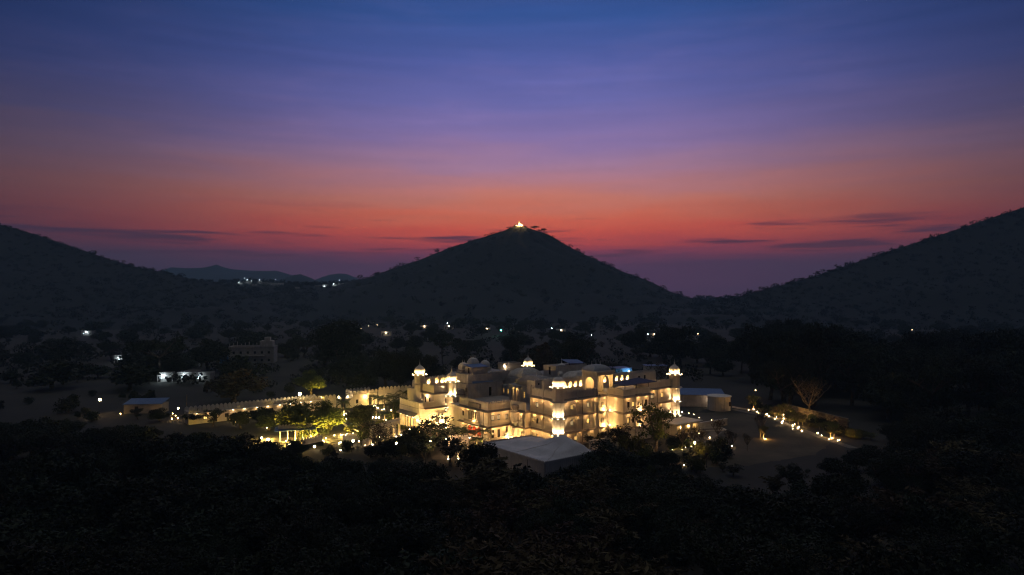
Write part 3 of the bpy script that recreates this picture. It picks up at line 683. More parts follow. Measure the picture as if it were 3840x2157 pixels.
# link behind the round tower and the stair block
block('link_wall', -5.0, 2, 34.4, 42.0, 0, 9.2, wu=[(-4.2,5.2,.6,1.4,'single','lit_warm'),(-4.2,1.2,.6,1.4,'single','glass_dark')], roof=9.3); chajja([(-4.9,34.4),(-2,34.4)], 8.0)
block('stair_wall', -2.0, 9.0, 32.6, 41.8, 0, 10.7, wu=[(5.0,7.2,.9,2.3,'door','glass_dark')], wv=[(33.6,8.6,.55,1.4,'single','glass_dark')], m='plaster_weathered', roof=10.8)
block('stair_upper_wall', -1.6, 12.0, 33.4, 41.7, 10.7, 13.0, m='plaster_weathered', roof=13.05)
MB().add([(-.6,32.6,10.75),(6.4,32.6,10.55),(6.4,34.2,11.5),(0.3,34.2,11.7),(-.6,32.6,10.69),(6.4,32.6,10.49),(6.4,34.2,11.44),(.3,34.2,11.64)], [(0,1,2,3),(7,6,5,4),(0,4,5,1),(1,5,6,2),(2,6,7,3),(3,7,4,0)]).build('lean_to_roof', 'blue_sheet', pal)
merlons([(-1.6,33.5),(.2,33.4)], 13.0, pal)
merlons([(5.4,33.4),(12,33.4)], 13.0, pal)
block('roof_room_wall', 0, 5.2, 34.0, 37.2, 13.05, 14.8, wv=[(35.3,13.1,.75,1.45,'door','glass_dark')], m='plaster_weathered')
MB().add([(-.15,33.8,14.72),(5.4,33.8,14.62),(5.4,37.4,15.15),(-.15,37.4,15.2),(-.15,33.8,14.8),(5.4,33.8,14.7),(5.4,37.4,15.23),(-.15,37.4,15.28)], [(3,2,1,0),(4,5,6,7),(0,1,5,4),(1,2,6,5),(2,3,7,6),(3,0,4,7)]).build('sheet_roof', 'blue_sheet', pal)
for q in ((-.3, 32.3, 8.6, .8, 10.75),): MB().box(-2.55,-1.98,32.7,34.6,9.9,10.6).build('box_window', 'plaster', pal)
# three curved-roof kiosks
def kiosk(u, v, su, sv, z0, zc, zt, nf, axis='u', m='dome_white'):
    MB().box(u-su*.8, u+su*.8, v-sv*.8, v+sv*.8, z0, zc).build('kiosk_wall', 'plaster', pal)
    MB().lathe([(1.22,zc-.02),(1.55,zc-.14),(1.55,zc-.06),(1.15,zc+.12)], 4, u, v, math.pi/4, sx=su*.92, sy=sv*.92).build('kiosk_ledge', 'ledge_stone', pal)
    h = zt-zc
    d = MB().lathe([(1.18,zc+.05),(1.26,zc+h*.3),(1.22,zc+h*.55),(1.0,zc+h*.74),(.86,zc+h*.80),(.92,zc+h*.83),(.6,zc+h*.93),(.2,zc+h)], 4, u, v, math.pi/4, sx=su*.8, sy=sv*.8).build('curved_roof', m, pal)
    for i in range(nf):
        o = (i-(nf-1)/2)*.62; x, y = (u+o, v) if axis == 'u' else (u, v+o)
        MB().lathe([(.10,zt-.25),(.05,zt),(.09,zt+.12),(.03,zt+.25),(.01,zt+.72)], 8, x, y).build('finial', 'dome_white', d)
kiosk(.6, 38.6, 1.5, 1.5, 9.3, 13.7, 15.7, 2); kiosk(4.3, 39.6, 1.75, 1.6, 13.0, 14.2, 16.7, 3); kiosk(8.0, 39.2, 1.3, 1.4, 13.0, 13.9, 15.8, 2)
# lamp niches: a row of square openings in a wall, a lamp inside each
NICHE_N = [0]
def niche_row(v0, u0, u1, z0, z1, us, zs, w=.95, h=1.25, name='arcade_wall', depth=.55, power=85):
    mb = MB().facade(fu(v0), u0, u1, z0, z1, [(a-w/2, a+w/2, zs, zs+h) for a in us], depth, True)
    mb.box(u0, u1, v0+depth+.02, v0+depth+.3, z0, z1); mb.add([(u0,v0,z1),(u1,v0,z1),(u1,v0+depth+.3,z1),(u0,v0+depth+.3,z1)], [(0,1,2,3)])
    mb.add([(u0,v0,z0),(u0,v0,z1),(u0,v0+depth+.3,z1),(u0,v0+depth+.3,z0)], [(0,1,2,3)])
    o = mb.build(name, 'plaster', pal)
    for a in us:
        place('niche_lamp', BULBS, pal, (a, v0+.25, zs+.02)); lamp(pal, (a, v0+.22, zs+.42), power, (1,.54,.15), .06)
    merlons([(u0,v0+.12),(u1,v0+.12)], z1, o); return o
niche_row(42.0, -9.4, 3.0, 9.0, 11.9, [-8.1,-5.6,-3.9,-2.6,-1.2,.2,2.2], 10.35)
niche_row(42.05, 13.5, 25.0, 8.0, 11.85, [15.9,17.3,18.5,19.8,21.6,23.4,24.4], 10.35)
niche_row(8.0, 2.6, 17.5, 10.55, 13.75, [7.5,9.0,10.8,12.5,14.2,16.0], 11.6, .95, 1.35)
niche_row(8.05, 19.2, 33.0, 10.55, 13.5, [20.6,22.4,24.6,26.6,28.6,30.6], 11.9, .95, 1.2)
block('rear_room_wall', 33.0, 41.5, 8.05, 12.5, 0, 13.2, wu=[(35.0,11.0,.8,1.5,'door','glass_dark'),(37.2,11.6,.7,1.0,'pair','glass_dark')], m='plaster'); merlons([(33,8.2),(41.5,8.2)], 13.2, pal)
block('rear_wing_wall', 12.5, 28.5, 42.7, 48.0, 0, 10.2, roof=10.25)
block('rear_left_wall', -11, 12.4, 42.8, 48.0, 0, 9.0, roof=9.05)
MB().lathe([(.34,11.9),(.30,12.15),(.1,12.3),(.02,12.5)], 12, -3.6, 42.2, sy=.4).build('crest', 'plaster', pal)
# courtyard range behind the terrace
block('courtyard_wall', 6.4, 14.5, 12.5, 26.2, 0, 10.9, wv=[(25.2,7.9,.6,1.5,'quad','lit_warm'),(23.3,7.9,.6,1.5,'quad','lit_warm'),(20.2,7.9,.75,1.7,'quad','lit_warm'),(17.4,7.9,.6,1.5,'quad','glass_dark')], m='grey_plaster', roof=10.95)
block('courtyard_side_wall', 8.8, 14.6, 26.22, 34.0, 0, 9.8, wv=[(34.0-4.0,7.6,.7,1.35,'quad','lit_warm'),(32.0,7.6,.7,1.35,'quad','lit_warm'),(33.4,7.6,.7,1.35,'quad','lit_warm')], m='grey_plaster', roof=9.9)
MB().box(-1.5, 8.78, 26.2, 33.3, 6.8, 7.04).build('terrace_floor', 'roof_terrace', pal); MB().box(-1.62, 6.39, 15.42, 26.2, 6.82, 7.0).build('terrace_floor', 'roof_terrace', pal)
MB().box(-1.6, 8.7, 26.25, 34.3, 0, 6.8).build('range_wall', 'plaster', pal)
MB().box(-7.9, -1.65, 27.52, 32.4, 0, 6.5).build('range_wall', 'plaster', pal)
for v in (21.6, 22.9, 24.3): MB().box(5.9, 6.2, v-.18, v+.18, 7.0, 10.2).build('column', 'plaster', pal)
MB().box(5.8, 6.4, 21.3, 26.2, 10.2, 10.9).build('beam', 'grey_plaster', pal)
lamp(pal, (6.15, 22.2, 9.9), 45, WARM, .05); lamp(pal, (6.15, 23.6, 9.9), 45, WARM, .05)
def hip(u0, u1, v0, v1, z0, z1, inset, m='grey_plaster', curve=True):
    cx, cy = (u0+u1)/2, (v0+v1)/2; sx, sy = (u1-u0)/2, (v1-v0)/2; mb = MB(); rings = []
    for t in np.linspace(0, 1, 7):
        k = 1-(t**2.2 if curve else t)*inset; rings.append((k, z0+(z1-z0)*t))
    vs = [(cx+s*sx*k if True else 0, cy+q*(sy-(1-k)*min(sx, sy)) , z) for k, z in rings for s, q in ((-1,-1),(1,-1),(1,1),(-1,1))]
    fs = [(i*4+j, i*4+(j+1)%4, i*4+4+(j+1)%4, i*4+4+j) for i in range(6) for j in range(4)]+[(24,25,26,27)]
    o = mb.add(vs, fs).build('hipped_roof', m, pal); return o
h1 = hip(7.0, 13.0, 15.2, 24.2, 10.95, 13.3, .55, 'roof_terrace')
for v in (17.5, 19.7, 21.9): MB().lathe([(.12,13.2),(.06,13.5),(.02,14.3)], 8, 10, v).build('finial', 'dome_white', h1)
h2 = hip(11.0, 18.5, 27.0, 33.0, 11.6, 14.0, .55, 'plaster_weathered')
block('mid_range_wall', 10.4, 19, 26.4, 34.2, 0, 11.6, m='plaster_weathered', roof=11.65)
block('service_wall', 3.2, 15.0, 12.0, 15.0, 10.0, 13.2, wu=[(4.4,12.2,.5,.5,'single','glass_dark'),(7.2,12.2,.7,.5,'single','glass_dark')], m='plaster_weathered', roof=13.25)
merlons([(3.2,12.1),(15,12.1)], 13.2, pal)
block('tank_room_wall', 13.4, 24.0, 16.2, 21.0, 0, 15.7, wv=[(18.6,13.4,.8,2.0,'door','glass_dark')], m='plaster_weathered', roof=15.6)
MB().lathe([(1.0,15.7),(.9,15.95),(.3,16.1),(.14,16.3),(.05,16.8),(.015,17.6)], 12, 16.4, 17.4).build('finial', 'dome_white', pal)
MB().add([(18.0,16.4,16.2),(23.6,16.4,15.9),(24.4,20.0,16.5),(18.4,20.0,16.9),(18.0,16.4,16.1),(23.6,16.4,15.8),(24.4,20.0,16.4),(18.4,20.0,16.8)], [(0,1,2,3),(7,6,5,4),(0,4,5,1),(1,5,6,2),(2,6,7,3),(3,7,4,0)]).build('sheet_roof', 'blue_sheet', pal)
for q in ((18.3,16.6),(23.3,16.6),(24,19.8),(18.6,19.8)): MB().box(q[0]-.06,q[0]+.06,q[1]-.06,q[1]+.06,15.55,16.3).build('post', 'dark_metal', pal)
hip(13.6, 24.5, 10.0, 15.9, 12.9, 14.4, .45, 'plaster_weathered', False)
block('centre_wall', 15.0, 33, 9.5, 16.1, 0, 12.9, m='plaster_weathered', roof=12.9)
block('back_range_wall', 24.1, 34, 16.2, 42.6, 0, 11.0, m='plaster_weathered', roof=11.05)
block('back_mid_wall', 14.7, 24.0, 34.3, 41.9, 0, 10.2, m='plaster_weathered', roof=10.25)
# dish aerial and water tanks on the roofs
dsh = MB().lathe([(.04,0),(.35,.06),(.62,.2),(.80,.36)], 20).build('satellite_dish', 'plaster_weathered', pal, (12.6,13.6,13.9), smooth=True); dsh.rotation_euler = (R(50),0,R(-40))
MB().tube((12.6,13.6,13.2),(12.6,13.6,13.95),.05,.05).build('dish_post', 'dark_metal', pal)
for u_, v_, z_ in ((11.2,31.5,9.9),(20.5,36.5,10.25),(22.2,37.2,10.25)):
    MB().lathe([(.55,0),(.6,.1),(.6,1.1),(.4,1.3),(.2,1.35)], 14).build('water_tank', 'dark_metal', pal, (u_,v_,z_), smooth=True)
# open pavilion on the terrace edge
for (u_, v_) in ((11.8,.1),(17.1,.1),(11.8,4.4),(17.1,4.4)): MB().box(u_-.22,u_+.22,v_-.22,v_+.22,10.62,15.6).build('column', 'plaster', pal)
MB().arch_panel(fv(11.62), .33, 4.17, 10.62, 15.55, 13.2, 1.35, .28, .45, 14, 5).build('arch_screen', 'plaster', pal)
MB().arch_panel(fv(16.95), .33, 4.17, 10.62, 15.55, 13.2, 1.35, .28, .9, 14, 5).build('arch_screen', 'plaster', pal)
MB().box(12.03,16.87,-.08,.3,14.95,15.6).build('beam', 'plaster', pal); MB().box(12.03,16.87,4.2,4.6,10.62,15.58).build('rear_panel', 'plaster', pal)
MB().box(11.4,17.5,-.28,4.8,15.6,15.8).build('roof_slab', 'plaster', pal); merlons([(11.42,4.7),(11.42,-.2),(17.4,-.2)], 15.8, pal, .22, .3, .34)
kh = hip(11.9, 17.6, 1.2, 5.4, 15.8, 17.1, .5, 'grey_plaster')
for u_ in (13.3, 14.7, 16.1): MB().lathe([(.12,17.0),(.06,17.3),(.02,18.1)], 8, u_, 3.3).build('finial', 'dome_white', kh)
MB().box(11.5,17.3,-.1,4.5,10.5,10.66).build('pavilion_floor', 'paving', pal)
place('wall_lamp', BULBS, pal, (14.2, 2.2, 14.6)); lamp(pal, (14.2, 2.2, 14.3), 480, (1,.54,.17), .1)
# blue awning over the roof bar
aw = MB().add([(15.6,-1.2,13.15),(16.0,-4.7,12.9),(27.6,-4.3,12.95),(27.2,1.5,13.35),(15.6,-1.2,13.05),(16.0,-4.7,12.8),(27.6,-4.3,12.85),(27.2,1.5,13.25)], [(0,1,2,3),(7,6,5,4),(0,4,5,1),(1,5,6,2),(2,6,7,3),(3,7,4,0)]).build('awning', 'dark_cloth', pal)
for q in ((15.8,-1.2),(16.2,-4.55),(24.3,-4.4),(24.3,-.4),(20.2,-4.4)): MB().box(q[0]-.05,q[0]+.05,q[1]-.05,q[1]+.05,10.5,13.0).build('awning_post', 'dark_metal', aw)
for u_ in (18.5, 20.5, 22.4):
    t_ = MB().box(u_-.5,u_+.5,-3.2,-2.4,11.25,11.32).box(u_-.05,u_+.05,-2.85,-2.75,10.6,11.25).build('bar_table', 'frame_wood', pal)
    for s in (-.75, .75): MB().box(u_+s-.2,u_+s+.2,-3.0,-2.6,11.02,11.08).box(u_+s-.2,u_+s-.16 if s < 0 else u_+s+.2,-3.0,-2.6,11.08,11.55).box(u_+s-.04,u_+s+.04,-2.84,-2.76,10.6,11.02).build('bar_stool', 'frame_wood', pal)
lamp(pal, (19.8,-1.5,12.6), 30, WARM, .08); place('wall_lamp', BULBS, pal, (19.8,-1.5,12.55))
# oriel windows
def oriel(u, v, side, z0, z1, rad=1.15, lampw=0, m='plaster_weathered'):
    """bracketed half-octagon bay with arched lights"""
    MB().lathe([(.15,z0-1.5),(.35,z0-1.1),(rad*.75,z0-.5),(rad*1.08,z0-.1),(rad*1.08,z0),(rad,z0+.02),(rad,z1),(rad*1.2,z1+.05),(rad*1.2,z1+.13),(rad*.95,z1+.3),(rad*.9,z1+.7),(rad*.6,z1+1.0),(.2,z1+1.15)], 8, u, v, math.pi/8).build('oriel', m, pal)
    base = 180 if side == 'v' else 270; ap = rad*math.cos(math.pi/8)
    for da in (-45, 0, 45):
        t = R(base+da); x, y = u+math.cos(t)*(ap-.03), v+math.sin(t)*(ap-.03)
        window((x,y,z0+.45), t+math.pi/2, rad*.62, z1-z0-.75, 'arch', 'lit_warm')
oriel(-1.75, 13.0, 'v', 4.3, 6.3, 1.1)
MB().lathe([(.95,1.0),(.95,2.6),(1.15,2.7),(1.15,2.8),(.5,2.95)], 8, -1.75, 13.0, math.pi/8).build('oriel', 'plaster_weathered', pal)
MB().lathe([(1.12,7.25),(1.16,7.4),(1.1,7.9),(.7,8.1)], 12, -1.75, 13.0).build('oriel_cap', 'ledge_stone', pal)
window((-2.62,13.0,1.2), -math.pi/2, .75, 1.3, 'arch', 'lit_warm')
# long bay on the garden side with its five lights, balcony lamp and red-lit arcade, its glow coloured into the panels
MB().box(-8.55,-8.0,18.7,22.9,3.55,6.5).build('bay', 'plaster_weathered', pal)
for i in range(5): window((-8.6, 19.25+.78*i, 4.35), -math.pi/2, .64, 1.85, 'arch', 'lit_warm' if i in (1,2,3) else 'lit_pale')
MB().box(-8.25,-7.98,18.4,23.2,6.95,8.1).build('roof_screen', 'ledge_stone', pal)
MB().box(-8.9,-8.0,17.6,24.2,3.30,3.45).build('balcony_floor', 'plaster', pal); MB().box(-8.95,-8.82,17.6,24.2,3.45,4.0).build('balcony_rail', 'ledge_stone', pal)
place('floodlight', SPOTM, pal, (-8.7,20.0,3.45)); lamp(pal, (-9.15,20.0,4.15), 170, (1,.54,.16), .1)
MB().box(-8.06,-7.98,17.4,23.6,.1,2.95).build('red_lit_wall', 'grey_plaster', pal)
for i in range(3):
    MB().prism([(0,0)]*0 or [(-8.12,18.2+1.9*i),(-8.05,18.2+1.9*i),(-8.05,19.6+1.9*i),(-8.12,19.6+1.9*i)], .5, 1.9).build('red_glow_panel', 'red_glow_plaster', pal)
    ar = MB(); c = 18.9+1.9*i
    ar.add([(-8.12,c+.7*math.cos(t),1.9+.75*math.sin(t)) for t in np.linspace(0,math.pi,9)]+[(-8.05,c+.7*math.cos(t),1.9+.75*math.sin(t)) for t in np.linspace(0,math.pi,9)], [tuple(range(8,-1,-1))]+[(i2,i2+1,10+i2,9+i2) for i2 in range(8)]).build('red_glow_panel', 'red_glow_plaster', pal)
place('floodlight', SPOTM, pal, (-9.6,20.6,.02)); lamp(pal, (-10.4,20.8,.5), 70, (1,.36,.12), .1)
# arched bays with bowl lamps on the right-hand front
def bowl_bay(u, v):
    MB().box(u-1.15,u+1.15,v-.32,v,.1,10.1).build('bay', 'plaster_weathered', pal)
    for z in (3.0, 6.6):
        MB().lathe([(.2,z-.35),(.7,z-.1),(1.25,z+.25),(1.3,z+.42),(1.1,z+.42),(.9,z+.3)], 14, u, v-.35, sy=.55).build('balcony', 'plaster', pal)
        window((u, v-.36, z+1.25), 0, .62, 1.05, 'arch', 'lit_warm')
        place('floodlight', SPOTM, pal, (u+.25, v-.62, z+.36)); lamp(pal, (u+.2, v-.85, z+.85), 130, (1,.55,.17), .1)
    window((u, v-.36, .9), 0, .62, 1.05, 'arch', 'lit_warm')
    MB().box(u-.9,u+.9,v-.55,v-.02,10.25,10.75).build('bay_cap', 'ledge_stone', pal)
bowl_bay(13.2, 0); bowl_bay(20.2, -4.9)
# strip lamps tucked in the corner of the bay, washing its side wall
for z in (3.5, 7.0):
    place('floodlight', SPOTM, pal, (14.6,-1.3,z)); lamp(pal, (14.35,-1.6,z+.3), 95, (1,.54,.15), .1)
# ground floods in the inner court corner and by the corner tower
for u_, v_, p_, tgt in ((-2.6,14.6,260,(-3.6,15.4,2.5)), (-3.2,11.2,300,(-2,13.5,3)), (-1.2,1.9,330,(0,2.8,4))):
    place('floodlight', SPOTM, pal, (u_,v_,.02)); lamp(pal, (u_,v_,.4), p_, (1,.55,.17), .12)

# ------------------------------------------------------------------ unseen floodlight masts, added among the trees to wash the fronts
def added_flood_mast(x, y, h, aim, power, size, label, col=(1,.57,.27)):
    t = thing('added_flood_mast', label, 'floodlight', (x, y, 0), 0, None)
    MB().lathe([(.14,-.1),(.12,.3),(.07,.35),(.05,h)], 8).build('mast', 'dark_metal', t)
    MB().box(-.3,.3,-.12,.12,h,h+.3).build('lamp_housing', 'dark_metal', t); MB().box(-.25,.25,.12,.14,h+.04,h+.26).build('lens', 'bulb', t)
    lamp(t, (0,.0,h+.5), power, col, .25, 'SPOT', (aim[0]-x, aim[1]-y, aim[2]), size, .8)
fx, fy = UVW(-30, 6); ax, ay = UVW(-4, 16)
added_flood_mast(fx, fy, 3, (ax, ay, 5), 7800, 95, 'added floodlight mast hidden among trees left of the white tent')
fx, fy = UVW(12, -30); ax, ay = UVW(16, -2)
added_flood_mast(fx, fy, 2.5, (ax, ay, 6.0), 2600, 105, 'added floodlight mast hidden among trees right of the white tent')

# ------------------------------------------------------------------ walls, gatehouse and outbuildings of the garden
def merlon_mesh(w, h, t):
    mb = MB(); pr_ = [(-w/2,0),(w/2,0),(w/2,h*.45),(w*.40,h*.68),(w*.22,h*.88),(0,h),(-w*.22,h*.88),(-w*.40,h*.68),(-w/2,h*.45)]
    n = len(pr_); mb.add([(x,-t/2,z) for x,z in pr_]+[(x,t/2,z) for x,z in pr_], [tuple(range(n)), tuple(range(2*n-1,n-1,-1))]+[((i+1)%n,i,n+i,n+(i+1)%n) for i in range(n)])
    return mb.mesh('merlon', 'plaster')
MERL = merlon_mesh(.98, 1.0, .22); MERS = merlon_mesh(.62, .5, .15)
def merlon_run(parent, x0, x1, y, z, me=MERL, pitch=1.06):
    n = max(1, int((x1-x0)/pitch))
    for i in range(n): place('merlon', me, parent, (x0+(i+.5)*(x1-x0)/n, y, z-.01))
def frame2(p0, p1): 
    d = Vector(p1)-Vector(p0); return d.length, math.atan2(d.y, d.x)
# long crenellated range by the drive
p0, p1 = (-83.5,176.5), (-55.5,199.0); ln, an = frame2(p0, p1)
lb = thing('range_building', 'long low cream building with rounded merlons and downlights under its eaves', 'building', (*p0, 0), an)
holes = [(a, a+.9, .05, 2.1) for a in (6.2,12.4,21.0,28.5)]+[(a, a+1.0, .95, 2.0) for a in (3.6,9.0,15.4,18.6,24.4,31.0)]
mb = MB().facade(fu(0), 0, ln, 0, 3.05, holes, .25); mb.box(0, ln, 4.0, 4.2, 0, 3.05); mb.box(0,.2,0.01,4.0,0,3.04); mb.box(ln-.2,ln,0.01,4.0,0,3.04)
mb.build('wall', 'plaster', lb)
MB().box(-.1, ln+.1, -.12, 4.3, 3.05, 3.2).build('roof', 'roof_terrace', lb)
MB().sweep([(-.1,-.1),(ln+.1,-.1)], [(0,3.0),(.5,2.86),(.5,2.92),(0,3.15)]).build('eave', 'plaster', lb)
merlon_run(lb, 0, ln, .05, 3.2); merlon_run(lb, 0, ln, 4.1, 3.2)
for h in holes:
    if h[2] < .5: window((h[0]+.45, .1, .05), 0, .9, 2.05, 'door', 'glass_dark', lb)
    else: window((h[0]+.5, .1, .95), 0, 1.0, 1.05, 'pair', 'glass_dark' if h[0] > 5 else 'lit_warm', lb)
DL = MB().lathe([(.12,0),(.14,.05),(.06,.1)], 10).mesh('downlight', 'bulb_fix')
for a in (2.0,4.8,7.9,11.0,14.0,17.3,20.3,23.6,26.6,29.6,32.6):
    place('downlight', DL, lb, (a,-.38,2.76)); lamp(lb, (a,-.42,2.66), random.uniform(9,20), (1,.52,.20), .05)
# gatehouse and boundary wall
p0, p1 = (-47.6,204.4), (-41.2,209.3); ln, an = frame2(p0, p1)
gh = thing('gatehouse', 'square cream gatehouse with rounded merlons and a floodlit front', 'gatehouse', (*p0, 0), an)
MB().facade(fu(0), 0, ln, 0, 3.7, [(1.0,1.8,.9,2.1),(5.2,6.2,.05,2.2)], .25).box(0,.2,.01,5,0,3.69).box(ln-.2,ln,.01,5,0,3.69).box(0,ln,5,5.2,0,3.7).build('wall', 'plaster', gh)
window((1.4,.1,.9), 0, .8, 1.2, 'pair', 'glass_dark', gh); window((5.7,.1,.05), 0, 1.0, 2.1, 'door', 'glass_dark', gh)
MB().box(-.12,ln+.12,-.15,5.35,3.7,3.85).build('roof', 'roof_terrace', gh)
merlon_run(gh, -.1, ln+.1, -.02, 3.85); merlon_run(gh, -.1, ln+.1, 5.2, 3.85)
for i in range(4): place('merlon', MERL, gh, (.05, .9+1.1*i, 3.84), math.pi/2)
place('wall_lamp', BULBS, gh, (4.0,-.35,2.9)); lamp(gh, (4.0,-.55,2.8), 330, (1,.54,.16), .1)
def crenel_wall(p0, p1, h, label, z0=0, th=.35, merl=MERL, pitch=1.06, m='plaster', group=None, name='garden_wall'):
    ln, an = frame2(p0, p1); t = thing(name, label, 'wall', (*p0, z0), an, group)
    MB().box(0, ln, -th/2, th/2, -.1, h).build('wall', m, t); MB().box(-.03, ln+.03, -th/2-.08, th/2+.08, h-.12, h+.02).build('coping', m, t)
    merlon_run(t, 0, ln, 0, h+.02, merl, pitch); return t
crenel_wall((-41.0,209.6), (-31.5,214.3), 4.3, 'tall merlon-topped cream wall running from the gatehouse behind the palms')
crenel_wall((-31.3,214.4), (-27.5,216.3), 5.9, 'highest stretch of merlon-topped wall beside the left dome tower')
crenel_wall((-54.8,199.8), (-52.0,202.0), 3.2, 'short merlon-topped wall stub next to the gate pillars')
for i, (x, y, lab) in enumerate(((-51.4,203.0,'stout cream gate pillar with a lamp beside the merlon wall stub'),(-48.9,203.6,'slim cream gate pillar with a globe lamp between two gate pillars'),(-48.0,203.4,'cream gate pillar touching the gatehouse'))):
    t = thing('gate_pillar', lab, 'pillar', (x, y, 0), .66)
    MB().box(-.5,.5,-.5,.5,-.1,2.7).box(-.6,.6,-.6,.6,2.7,2.9).build('shaft', 'plaster', t)
    if i < 2: MB().lathe([(.05,2.9),(.16,2.98),(.22,3.15),(.16,3.33),(.03,3.4)], 10).build('globe', 'bulb', t, smooth=True)
# shed with a blue sheet roof, and a pale pole
t = thing('storage_shed', 'plain pale shed with a blue sloping sheet roof at the edge of the grounds', 'shed', (-109.6,193.0,0), R(3))
MB().box(0,10.4,0,4.5,-.1,2.65).build('wall', 'house_wall', t)
MB().add([(-.2,-.3,2.65),(10.6,-.3,2.75),(10.6,4.7,3.75),(-.2,4.7,3.6),(-.2,-.3,2.55),(10.6,-.3,2.65),(10.6,4.7,3.65),(-.2,4.7,3.5)], [(0,1,2,3),(7,6,5,4),(0,4,5,1),(1,5,6,2),(2,6,7,3),(3,7,4,0)]).build('roof', 'blue_sheet', t)
MB().box(3.0,4.0,-.06,0,0,2.0).build('door', 'frame_wood', t)
x, y = G(702,1545); t = thing('pole', 'bare pale wooden pole standing at the end of the long low building', 'pole', (x, y, 0)); MB().lathe([(.16,-.1),(.14,2.4),(.11,5.0)], 8).build('shaft', 'bark_pale', t)
# bandstand pavilion among trees
x, y = G(1045,1662)
bs = thing('garden_pavilion', 'flat-roofed open garden pavilion with small merlons, lit inside, behind dark shrubs', 'pavilion', (x, y, 0), R(18))
MB().box(0,7.4,0,4.4,-.1,.35).build('floor', 'paving', bs)
for a in range(5):
    for b in (0.3, 4.1): MB().lathe([(.16,.35),(.13,.6),(.12,2.6),(.2,2.8)], 8, .35+a*1.675, b).build('column', 'plaster', bs)
MB().box(0,7.4,0,.5,2.8,3.1).box(0,7.4,3.9,4.4,2.8,3.1).build('beam', 'plaster', bs); MB().box(.02,7.38,.02,4.38,3.1,3.25).build('roof', 'roof_terrace', bs)
MB().sweep([(0,4.4),(0,0),(7.4,0),(7.4,4.4)], [(0,3.0),(.8,2.8),(.8,2.86),(0,3.12)]).build('eave', 'blue_sheet', bs)
MB().sweep([(0.05,4.35),(.05,.05),(7.35,.05),(7.35,4.35)], [(0,3.25),(0,3.7),(-.12,3.7),(-.12,3.25)]).build('parapet', 'plaster', bs)
merlon_run(bs, .05, 7.35, .12, 3.7, MERS, .64)
lamp(bs, (2.5,2.2,2.6), 230, (1,.53,.16), .1); lamp(bs, (5.3,2.2,2.6), 150, (1,.53,.16), .1)
for a in (2.5, 5.3): place('ceiling_lamp', DL, bs, (a,2.2,2.72))
# arcades
def arcade(p0, p1, n, h, label, lit_cols=True, th=.5, power=30):
    ln, an = frame2(p0, p1); t = thing('garden_arcade', label, 'arcade', (*p0, 0), an); w = ln/n
    for i in range(n):
        MB().arch_panel(fu(-th/2), i*w, (i+1)*w, -.1, h, h*.58, h*.24, th, .22, 12, 5).build('arch', 'plaster', t)
    MB().box(-.1,ln+.1,-th/2-.15,th/2+.15,h,h+.14).build('cornice', 'plaster', t); merlon_run(t, 0, ln, 0, h+.14, MERS, .64)
    for i in range(n+1):
        if lit_cols and i % 1 == 0:
            place('uplight', SPOTM, t, (min(max(i*w,.1),ln-.1), -th/2-.35, 0.0)); lamp(t, (min(max(i*w,.1),ln-.1), -th/2-.42, .35), power, (1,.53,.16), .05)
    return t
arcade((-31.8,153.5), (-27.0,164.2), 5, 3.6, 'white cusped arcade with lamp-lit columns facing the paved court')
arcade((-13.2,140.6), (-9.0,141.2), 2, 4.2, 'small two-arched white gateway behind the bare shrubs by the tent')
for (a, b, hh, lab) in (((-47.2,152.8),(-43.6,157.2),1.1,'short pale garden wall with small merlons beside the pavilion'),((-39.0,157.5),(-32.5,160.0),1.1,'curving pale garden wall with small merlons leading to the white arcade'),((-33.0,151.0),(-31.9,153.3),1.2,'low wall with small merlons abutting the near end of the white arcade')):
    crenel_wall(a, b, hh, lab, merl=MERS, pitch=.66, m='plaster_weathered', th=.25)
# paving, lawns and paths
struct(MB().add([(*UVW(-22,24),.03),(*UVW(-8.4,14),.03),(*UVW(-8.2,34),.03),(*UVW(-15.5,34.2),.03),(*UVW(-16,46),.03),(*UVW(-27,46),.03)], [(0,1,2,3,4,5)]).build('courtyard_paving', 'paving'))
lc = [G(2545,1566),G(2620,1548),G(2700,1545),G(2800,1552),G(2900,1570),G(2970,1594),G(3040,1628),G(3110,1662),G(3060,1700),G(2950,1722),G(2840,1738),G(2720,1752),G(2600,1756),G(2500,1742),G(2470,1716),G(2520,1690),G(2585,1655),G(2570,1605)]
lo = []
for i in range(len(lc)):
    a, b = Vector(lc[i]), Vector(lc[(i+1)%len(lc)])
    for k in range(6): q = a.lerp(b, k/6); lo.append((q.x+random.gauss(0,.35), q.y+random.gauss(0,.5), .02))
struct(MB().add(lo, [tuple(range(len(lo)-1,-1,-1))]).build('lawn', 'lawn_soil'))
def strip(name, pts, w, z, m):
    mb = MB(); P_ = [Vector(p) for p in pts]; L_ = []
    for i, p in enumerate(P_):
        d = (P_[min(i+1,len(P_)-1)]-P_[max(i-1,0)]).normalized(); nn = Vector((-d.y,d.x))*w/2; L_ += [(p.x+nn.x,p.y+nn.y,z),(p.x-nn.x,p.y-nn.y,z)]
    mb.add(L_, [(2*i,2*i+1,2*i+3,2*i+2) for i in range(len(P_)-1)]); return struct(mb.build(name, m))
strip('garden_path', [G(2750,1535),G(2880,1562),G(2960,1595),G(3040,1625),G(3120,1655),G(3200,1680)], 2.2, .035, 'path_stone')
strip('garden_path', [G(2280,1725),G(2420,1715),G(2540,1690),G(2640,1650),G(2700,1610)], 2.6, .035, 'path_stone')
def kerb(pts, label):
    t = tag(MB().sweep([Vector(p) for p in pts], [(-.12,-.05),(.12,-.05),(.12,.42),(-.12,.42)]).build('kerb_wall', 'plaster_weathered'), label, 'kerb'); return t
kerb([G(2745,1528),G(2810,1540),G(2880,1562),G(2940,1588),G(2975,1602)], 'low kerb wall along the lamp-lit garden path')
